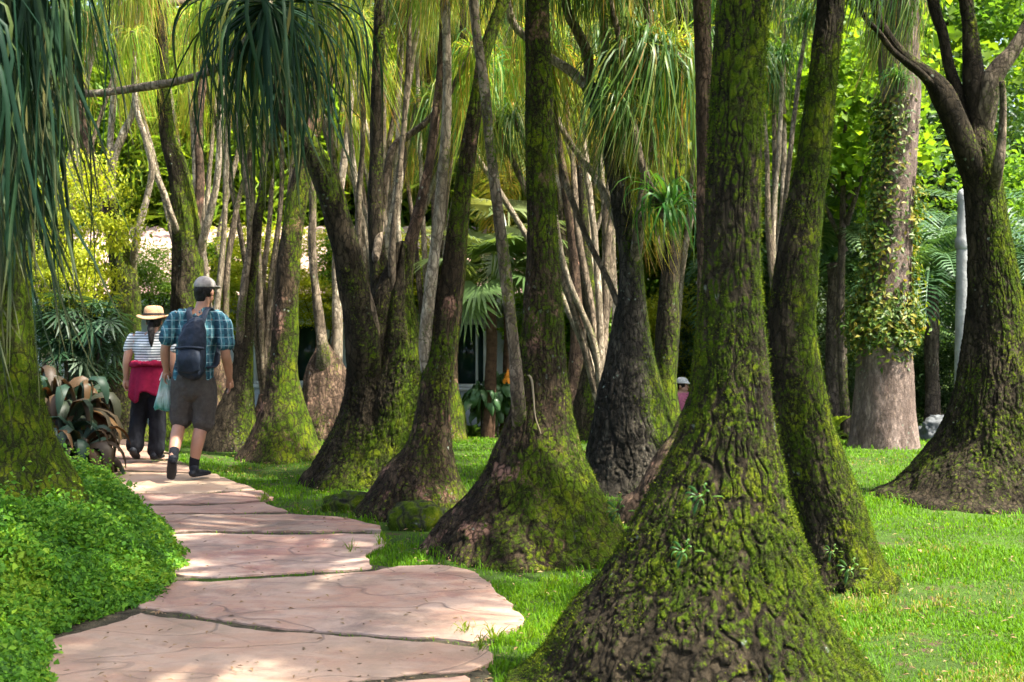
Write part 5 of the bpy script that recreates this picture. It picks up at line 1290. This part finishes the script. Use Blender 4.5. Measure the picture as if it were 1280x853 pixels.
M['shorts'] = cloth('brown_grey_cotton', (.055, .048, .042)); M['black'] = cloth('black_cotton', (.010, .011, .014)); M['navy'] = cloth('dark_navy_nylon', (.014, .020, .032), .55)
M['shoe'] = cloth('dark_shoe', (.014, .016, .020), .6); M['cap'] = cloth('grey_beige_cap', (.24, .22, .20)); M['red'] = cloth('crimson_jersey', (.19, .007, .030)); M['straw'] = cloth('straw', (.34, .20, .11), .85, 90, .25, .003)
M['strawdark'] = cloth('dark_hat_band', (.03, .022, .018)); M['pink'] = cloth('pink_cotton', (.55, .17, .26)); M['whitec'] = cloth('white_cotton', (.75, .75, .74)); M['eye'] = plain('eye_white', (.6, .58, .55), .2)

def walker(name_label, X, Y, g_=None):
    root = thing('person', name_label, 'person', (X, Y, .045 if g_ is None else g_), None); return root
# ---- man
MY = 10.66; root = walker('man in grey cap, plaid shirt and brown shorts walking away on the path', (243 - CX) * MY / F, MY)
man = root
Lw, Rw = (-.262, .045, .955), (.292, .085, .875)
hs, RM_ = head_sh((.088, .03, 1.652), (.40, .92))
body = hs + [tube_sh([(.085, .02, 1.60), (.065, .0, 1.50), (.05, -.01, 1.42)], [.056, .060, .075]),
    tube_sh([(-.015, 0, .86), (-.005, .01, 1.0), (.01, .012, 1.14), (.035, .0, 1.32), (.05, -.005, 1.43)], [(.160, .115), (.150, .105), (.152, .105), (.178, .112), (.125, .075)], 28),
    tube_sh([(-.02, -.005, 1.415), (-.13, -.005, 1.42), (-.185, -.01, 1.36), (-.225, -.01, 1.25), (-.255, -.01, 1.14), (-.262, .015, 1.06), Lw], [.06, .062, .055, .048, .042, .041, .027]),
    tube_sh([(.11, -.005, 1.41), (.215, -.005, 1.40), (.262, -.02, 1.32), (.282, -.04, 1.20), (.288, -.045, 1.09), (.292, .02, .99), Rw], [.06, .062, .055, .048, .042, .041, .027]),
    tube_sh([(-.085, 0, .88), (-.11, .03, .70), (-.135, .06, .50), (-.145, .0, .42), (-.135, -.13, .30), (-.128, -.23, .20)], [.098, .082, .058, .058, .052, .034]),
    tube_sh([(.065, 0, .88), (.075, .02, .70), (.062, .04, .50), (.045, .015, .40), (.022, -.005, .27), (-.002, -.01, .10)], [.098, .082, .058, .060, .054, .036])]
body += hand(Lw, (-.12, .25, -1), (.15, 1, .1), curl=.9) + hand(Rw, (-.06, .3, -1), (-.35, 1, .1), curl=.45, thumb=-1)
fused('body', body, .006, M['skin'], root, 3)
fused('shirt', [tube_sh([(-.012, .0, .865), (-.005, .005, 1.0), (.01, .01, 1.14), (.035, .0, 1.30), (.052, -.005, 1.40), (.058, -.005, 1.46)], [(.180, .135), (.172, .126), (.170, .122), (.194, .128), (.16, .10), (.075, .072)], 32),
    tube_sh([(-.02, -.005, 1.415), (-.13, -.005, 1.425), (-.19, -.01, 1.37), (-.222, -.01, 1.27), (-.232, -.01, 1.235)], [.07, .075, .074, .076, .078]),
    tube_sh([(.11, -.005, 1.41), (.21, -.005, 1.405), (.268, -.02, 1.33), (.285, -.035, 1.22), (.287, -.038, 1.19)], [.07, .075, .074, .076, .078])], .009, M['plaid'], root, 3, .012, 11, 3)
fused('collar', [tube_sh([(.062, -.002, 1.455), (.068, .0, 1.485)], [(.073, .068), (.069, .064)], 24, 3)], .006, M['plaid'], root, 1)
fused('shorts', [tube_sh([(-.01, 0, .80), (-.01, .0, .90), (-.01, .0, .965)], [(.178, .135), (.178, .138), (.172, .128)], 28),
    tube_sh([(-.085, 0, .86), (-.105, .025, .72), (-.128, .048, .56), (-.132, .052, .515)], [.112, .108, .100, .101], 24),
    tube_sh([(.065, 0, .86), (.085, .02, .72), (.075, .035, .54), (.07, .036, .485)], [.112, .108, .100, .101], 24)], .008, M['shorts'], root, 3, .013, 10, 5)
# hair, cap, eyes, shoes, socks
v_, f_ = ell((0, -.014, .018), (.083, .100, .092), 20); v2, f2 = tube_sh([(0, -.075, -.01), (0, -.068, -.075)], [(.066, .026), (.055, .02)], 16, 4)
fused('hair', [(RM_(v_), f_), (RM_(v2), f2)], .006, M['hair'], root, 1, .003, 40)
V, Q = [], []
def cap_shape(R_, mat, root, nm='cap'):
    v_, f_ = ell((0, -.006, .050), (.090, .108, .085), 24); v_[:, 2] = np.maximum(v_[:, 2], .036)
    b, fb = tube_sh([(0, .06, .045), (0, .12, .042), (0, .165, .030)], [(.080, .008), (.074, .007), (.045, .005)], 24, 5)
    c_ = fused(nm, [(R_(v_), f_), (R_(b), fb)], .005, mat, root, 2, .003, 14)
    return c_
cap_shape(RM_, M['cap'], root)
for sx in (-.030, .030):
    v_, f_ = ell((sx, .080, .0), (.013, .010, .009), 10); me = bpy.data.meshes.new('eye'); me.from_pydata([tuple(x) for x in RM_(v_)], [], f_); link('eye', me, M['eye'], root)
def shoe(root, heel, toe, up=(0, 0, 1), w=.046, nm='shoe', mat='shoe', h=.05):
    heel, toe, up = map(np.array, (heel, toe, up)); d = toe - heel
    fused(nm, [tube_sh([heel + up * h * .55, heel + d * .35 + up * h * .5, heel + d * .7 + up * h * .3, toe + up * h * .15], [(w * .82, h * .62), (w * .85, h * .6), (w, h * .42), (w * .72, h * .3)], 20),
               tube_sh([heel + d * .05 + up * .005, heel + d * .5 + up * .0, toe], [(w * .86, .016), (w * .9, .015), (w * .8, .014)], 20),
               tube_sh([heel + d * .15 + up * h * .5, heel + d * .12 + up * h * 1.35], [w * .85, w * .9], 16, 3)], .006, M[mat], root, 2)
shoe(root, (-.005, -.05, .016), (.085, .155, .016))
shoe(root, (-.125, -.262, .185), (-.168, -.145, .012), (.05, .80, .60))
fused('sock', [tube_sh([(-.003, -.01, .08), (.006, -.008, .175)], [.042, .046], 16, 3)], .006, M['black'], root, 1)
fused('sock', [tube_sh([(-.126, -.235, .18), (-.131, -.17, .265)], [.040, .045], 16, 3)], .006, M['black'], root, 1)
# backpack, its own thing
bp_ = thing('backpack', 'dark navy backpack with a front pocket worn by the man', 'backpack', tuple(np.array(man.location) + [.03, -.19, .93]))
def bx(p): return tuple(np.array(p) - np.array([.03, -.19, .93]))
fused('bag_body', [tube_sh([bx((.03, -.20, .955)), bx((.03, -.215, 1.06)), bx((.038, -.205, 1.22)), bx((.05, -.185, 1.33)), bx((.055, -.16, 1.39))], [(.120, .080), (.130, .09), (.124, .085), (.098, .066), (.065, .035)], 28)], .008, M['navy'], bp_, 2, .014, 13, 7)
fused('front_pocket', [tube_sh([bx((.03, -.285, .97)), bx((.03, -.30, 1.06)), bx((.033, -.285, 1.13))], [(.095, .035), (.10, .042), (.092, .028)], 24)], .007, M['navy'], bp_, 2, .006, 14, 9)
fused('pocket_flap', [tube_sh([bx((-.085, -.288, 1.155)), bx((.035, -.305, 1.165)), bx((.15, -.285, 1.155))], [(.012, .014), (.014, .016), (.012, .014)], 12)], .005, M['navy'], bp_, 1)
for sx, e in ((-1, -.085), (1, .165)):
    fused('strap', [tube_sh([bx((.055 + sx * .05, -.15, 1.37)), bx((.055 + sx * .075, -.10, 1.475)), bx((.055 + sx * .085, .0, 1.50)), bx((.052 + sx * .095, .09, 1.44)), bx((.045 + sx * .11, .135, 1.30)), bx((.03 + sx * .15, .10, 1.10)), bx((.03 + sx * .165, -.03, 1.0)), bx((.03 + sx * .13, -.15, .98))], [(.028, .010)] * 8, 14, 5)], .005, M['navy'], bp_, 1)
fused('grab_loop', [tube_sh([bx((.035, -.155, 1.385)), bx((.045, -.165, 1.43)), bx((.072, -.165, 1.43)), bx((.082, -.155, 1.385))], [.008] * 4, 10, 4)], .004, M['navy'], bp_, 1)
# carrier bag in his left hand
m, nt, out = nt_new('printed_paper_bag'); v = coords(nt); sp = nt.nodes.new('ShaderNodeSeparateXYZ'); nt.links.new(v, sp.inputs[0])
c = ramp(nt, mth(nt, 'ADD', sp.outputs[2], mth(nt, 'MULTIPLY', noise(nt, v, 8, 3), .12)), [(.0, (.012, .11, .07)), (.07, (.018, .15, .10)), (.12, (.24, .36, .31)), (.18, (.40, .48, .45)), (.26, (.20, .33, .28))])
principled(nt, out, c, .5, bump(nt, noise(nt, v, 25, 4), .01), .4); M['bag'] = m
pb = thing('carrier_bag', 'white and green carrier bag held in the hand of the man', 'bag', tuple(np.array(man.location) + [-.29, .06, .60]))
V = []; nr = 14
for k, (z, hw, hd) in enumerate([(-.01, .070, .035), (.0, .075, .04), (.10, .074, .036), (.20, .068, .028), (.27, .062, .015)]):
    for j in range(nr * 4):
        s_ = j / nr; q = int(s_); f_ = s_ - q
        x, y = [(-hw + 2 * hw * f_, -hd), (hw, -hd + 2 * hd * f_), (hw - 2 * hw * f_, hd), (-hw, hd - 2 * hd * f_)][q]
        V.append((x + .06 * z + .006 * math.sin(j * 1.9 + z * 40), y + .010 * math.sin(j * .9 + k * 2), z + .008 * math.sin(j * .5)))
m_ = nr * 4; Q = [[k * m_ + j, k * m_ + (j + 1) % m_, (k + 1) * m_ + (j + 1) % m_, (k + 1) * m_ + j] for k in range(4) for j in range(m_)]
me = bpy.data.meshes.new('bag_body'); me.from_pydata(V, [], Q + [list(range(m_))[::-1]]); o = link('bag_body', me, M['bag'], pb)
o.rotation_euler = (0, .12, .5)
for sy in (-1, 1):
    fused('handle', [tube_sh([(-.03, sy * .02, .26), (-.005, sy * .008, .335), (.03, sy * .008, .335), (.05, sy * .02, .26)], [.004] * 4, 8, 4)], .003, M['whitec'], pb, 0)

# ---- woman
WY = 11.9; root = walker('woman in straw hat and striped top with a red jersey round her waist', (185 - CX) * WY / F, WY); wom = root
Lw, Rw = (-.225, .03, .80), (.255, .03, .80)
hs, RW_ = head_sh((.052, .03, 1.375), (-.1, 1), .93)
body = hs + [tube_sh([(.05, .02, 1.33), (.045, 0, 1.26), (.04, -.01, 1.20)], [.047, .050, .065]),
    tube_sh([(.01, 0, .78), (.012, 0, .90), (.015, .01, 1.0), (.028, 0, 1.13), (.035, 0, 1.21)], [(.160, .125), (.145, .11), (.13, .10), (.148, .10), (.10, .065)], 28),
    tube_sh([(-.03, 0, 1.20), (-.12, 0, 1.20), (-.165, -.005, 1.13), (-.19, -.01, 1.05), (-.208, -.01, .96), (-.218, .01, .89), Lw], [.05, .054, .048, .044, .038, .035, .025]),
    tube_sh([(.09, 0, 1.20), (.185, 0, 1.20), (.225, -.005, 1.13), (.242, -.01, 1.05), (.25, -.01, .96), (.253, .01, .89), Rw], [.05, .054, .048, .044, .038, .035, .025]),
    tube_sh([(-.06, 0, .80), (-.075, .02, .6), (-.095, .03, .44), (-.10, -.03, .25), (-.10, -.08, .13)], [.10, .08, .056, .05, .034]),
    tube_sh([(.08, 0, .80), (.085, .01, .6), (.085, .02, .44), (.075, .01, .25), (.07, .0, .09)], [.10, .08, .056, .05, .034])]
body += hand(Lw, (-.08, .15, -1), (.3, 1, 0), palm=.075, fl=.066, curl=.7, r_=.0078) + hand(Rw, (0, .2, -1), (-.3, 1, 0), palm=.075, fl=.066, curl=.7, r_=.0078, thumb=-1)
fused('body', body, .006, M['skin_w'], root, 3)
fused('top', [tube_sh([(.01, 0, .88), (.015, .01, 1.0), (.028, 0, 1.13), (.036, 0, 1.20), (.042, -.002, 1.245)], [(.160, .122), (.150, .115), (.168, .118), (.135, .085), (.06, .058)], 30),
    tube_sh([(-.03, 0, 1.20), (-.12, 0, 1.205), (-.165, -.005, 1.15), (-.185, -.005, 1.10)], [.064, .067, .061, .058]),
    tube_sh([(.09, 0, 1.20), (.185, 0, 1.205), (.23, -.005, 1.15), (.246, -.005, 1.10)], [.064, .067, .061, .058])], .008, M['stripe'], root, 3, .010, 10, 13)
fused('trousers', [tube_sh([(.01, 0, .72), (.012, 0, .86), (.013, 0, .92)], [(.168, .135), (.165, .132), (.152, .118)], 28),
    tube_sh([(-.06, 0, .78), (-.075, .02, .58), (-.10, .025, .42), (-.105, -.03, .24), (-.105, -.075, .15)], [.108, .098, .088, .084, .086], 24),
    tube_sh([(.085, 0, .78), (.09, .01, .58), (.09, .02, .42), (.082, .01, .22), (.078, .0, .10)], [.108, .098, .088, .084, .086], 24)], .008, M['black'], root, 3, .015, 9, 17)
# jersey tied round the waist: a flared skirt with uneven hem and two sleeves knotted in front
V = []; nr = 90; lv = np.linspace(0, 1, 16); rngj = np.random.default_rng(4)
for t in lv:
    for j in range(nr):
        a = 2 * PI * j / nr; back = .5 - .5 * math.sin(a); rx = .166 + .035 * t ** .8; ry = .133 + .035 * t
        fo = 1 + .05 * t * math.sin(a * 7 + 1.3) + .03 * t * math.sin(a * 13 + t * 3)
        drop = (.13 + .17 * back + .07 * (math.cos(a) < -.3) + .03 * math.sin(a * 5)) * t
        V.append((.012 + rx * fo * math.cos(a), ry * fo * math.sin(a), .955 - drop))
Q = [[k * nr + j, k * nr + (j + 1) % nr, (k + 1) * nr + (j + 1) % nr, (k + 1) * nr + j] for k in range(15) for j in range(nr)]
me = bpy.data.meshes.new('tied_jersey'); me.from_pydata(V, [], [q[::-1] for q in Q]); me.polygons.foreach_set('use_smooth', np.ones(len(Q), bool))
o = link('tied_jersey', me, M['red'], root); md = o.modifiers.new('thickness', 'SOLIDIFY'); md.thickness = .008
o2 = fused('waist_roll', [tube_sh([(-.165, .0, .945), (-.10, -.115, .955), (.01, -.155, .96), (.125, -.115, .955), (.185, .0, .945), (.12, .12, .93), (.02, .155, .92), (-.09, .12, .93), (-.163, .01, .945)], [(.026, .032)] * 9, 14, 5)], .007, M['red'], root, 2, .008, 20, 3)
for sx in (-1, 1): fused('sleeve', [tube_sh([(.01 + sx * .02, .16, .93), (.01 + sx * .04, .175, .82), (.01 + sx * .05, .18, .68)], [.03, .034, .03], 14, 4)], .007, M['red'], root, 1, .008, 20, sx + 5)
v_, f_ = ell((0, -.014, .02), (.084, .102, .100), 20)
fused('hair', [(RW_(v_), f_), tube_sh([(.055, -.07, 1.36), (.06, -.10, 1.29), (.066, -.115, 1.20), (.07, -.115, 1.13)], [.035, .034, .028, .012], 14, 5)], .006, M['hair'], root, 1, .004, 40)
# straw hat: brim, crown and band
hc = np.array([.050, .02, 1.412]); V, Q = lathe([(.165, -.006), (.168, 0), (.150, .010), (.105, .012), (.098, .020), (.094, .06), (.086, .095), (.06, .112), (.0, .117)], 40)
V[:, 2] += .018 * np.cos(np.arctan2(V[:, 1], V[:, 0]) * 2) * np.clip((np.hypot(V[:, 0], V[:, 1]) - .10) / .06, 0, 1)
ht = link('straw_hat', mk_mesh('straw_hat', V * [1, 1.06, 1] + hc, Q), M['straw'], root); md = ht.modifiers.new('thickness', 'SOLIDIFY'); md.thickness = .005
V, Q = lathe([(.1015, .014), (.1035, .022), (.1005, .042), (.099, .043)], 40); link('hat_band', mk_mesh('hat_band', V * [1, 1.06, 1] + hc, Q), M['strawdark'], ht)
for sx in (-.028, .028):
    v_, f_ = ell((sx, .080, .0), (.012, .010, .008), 10); me = bpy.data.meshes.new('eye'); me.from_pydata([tuple(x) for x in RW_(v_)], [], f_); link('eye', me, M['eye'], root)
shoe(root, (.074, -.075, .014), (.095, .15, .014), w=.044, h=.055)
shoe(root, (-.10, -.165, .085), (-.12, .03, .012), (0, .4, .9), w=.044, h=.05)

# ---- person sitting far back on the lawn
SY = 19.0; sx_ = (853 - CX) * SY / F; g_ = gz1(sx_, SY)
root = thing('person', 'person in white cap and pink shirt sitting far back on the grass', 'person', (sx_, SY, g_))
hz_ = CH - (482 - HY) * SY / F - g_; k = hz_ / .78
hs, RS_ = head_sh((0, 0, hz_), (.8, -.6))
tz = hz_ - .13
body = hs + [tube_sh([(0, 0, tz + .06), (0, 0, tz)], [.052, .06]), tube_sh([(0, .02, .10), (0, .02, .25), (0, .01, tz - .08), (0, 0, tz)], [(.17, .13), (.15, .11), (.165, .105), (.10, .07)]),
    tube_sh([(-.08, 0, tz - .02), (-.18, -.02, tz - .08), (-.22, -.08, tz - .28), (-.14, -.26, tz - .26)], [.05, .05, .042, .028]), tube_sh([(.08, 0, tz - .02), (.18, -.02, tz - .08), (.22, -.08, tz - .28), (.14, -.26, tz - .26)], [.05, .05, .042, .028]),
    tube_sh([(-.09, 0, .11), (-.16, -.30, .28), (-.15, -.46, .34), (-.13, -.52, .18), (-.12, -.56, .07)], [.10, .075, .06, .05, .035]), tube_sh([(.09, 0, .11), (.16, -.30, .28), (.15, -.46, .34), (.13, -.52, .18), (.12, -.56, .07)], [.10, .075, .06, .05, .035])]
body += hand((-.14, -.26, tz - .26), (.3, -1, -.1), (1, .3, .2), curl=.6, thumb=-1) + hand((.14, -.26, tz - .26), (-.3, -1, -.1), (-1, .3, .2), curl=.6)
fused('body', body, .009, M['skin_p'], root, 2)
fused('shirt', [tube_sh([(0, .02, .08), (0, .02, .25), (0, .01, tz - .08), (0, 0, tz - .01), (0, 0, tz + .025)], [(.185, .15), (.17, .13), (.18, .12), (.12, .085), (.06, .06)]), tube_sh([(-.08, 0, tz - .02), (-.18, -.02, tz - .09), (-.21, -.05, tz - .2)], [.06, .066, .06]), tube_sh([(.08, 0, tz - .02), (.18, -.02, tz - .09), (.21, -.05, tz - .2)], [.06, .066, .06])], .011, M['pink'], root, 2, .006)
fused('trousers', [tube_sh([(-.09, .02, .11), (-.16, -.30, .28), (-.15, -.46, .34), (-.13, -.52, .18), (-.12, -.55, .09)], [.12, .09, .075, .065, .06]), tube_sh([(.09, .02, .11), (.16, -.30, .28), (.15, -.46, .34), (.13, -.52, .18), (.12, -.55, .09)], [.12, .09, .075, .065, .06])], .011, M['shorts'], root, 2, .006)
shoe(root, (-.12, -.53, .016), (-.13, -.72, .016)); shoe(root, (.12, -.53, .016), (.13, -.72, .016))
v_, f_ = ell((0, -.014, .018), (.083, .100, .088), 18); fused('hair', [(RS_(v_), f_)], .008, M['hair'], root, 1)
cap_shape(RS_, M['whitec'], root)
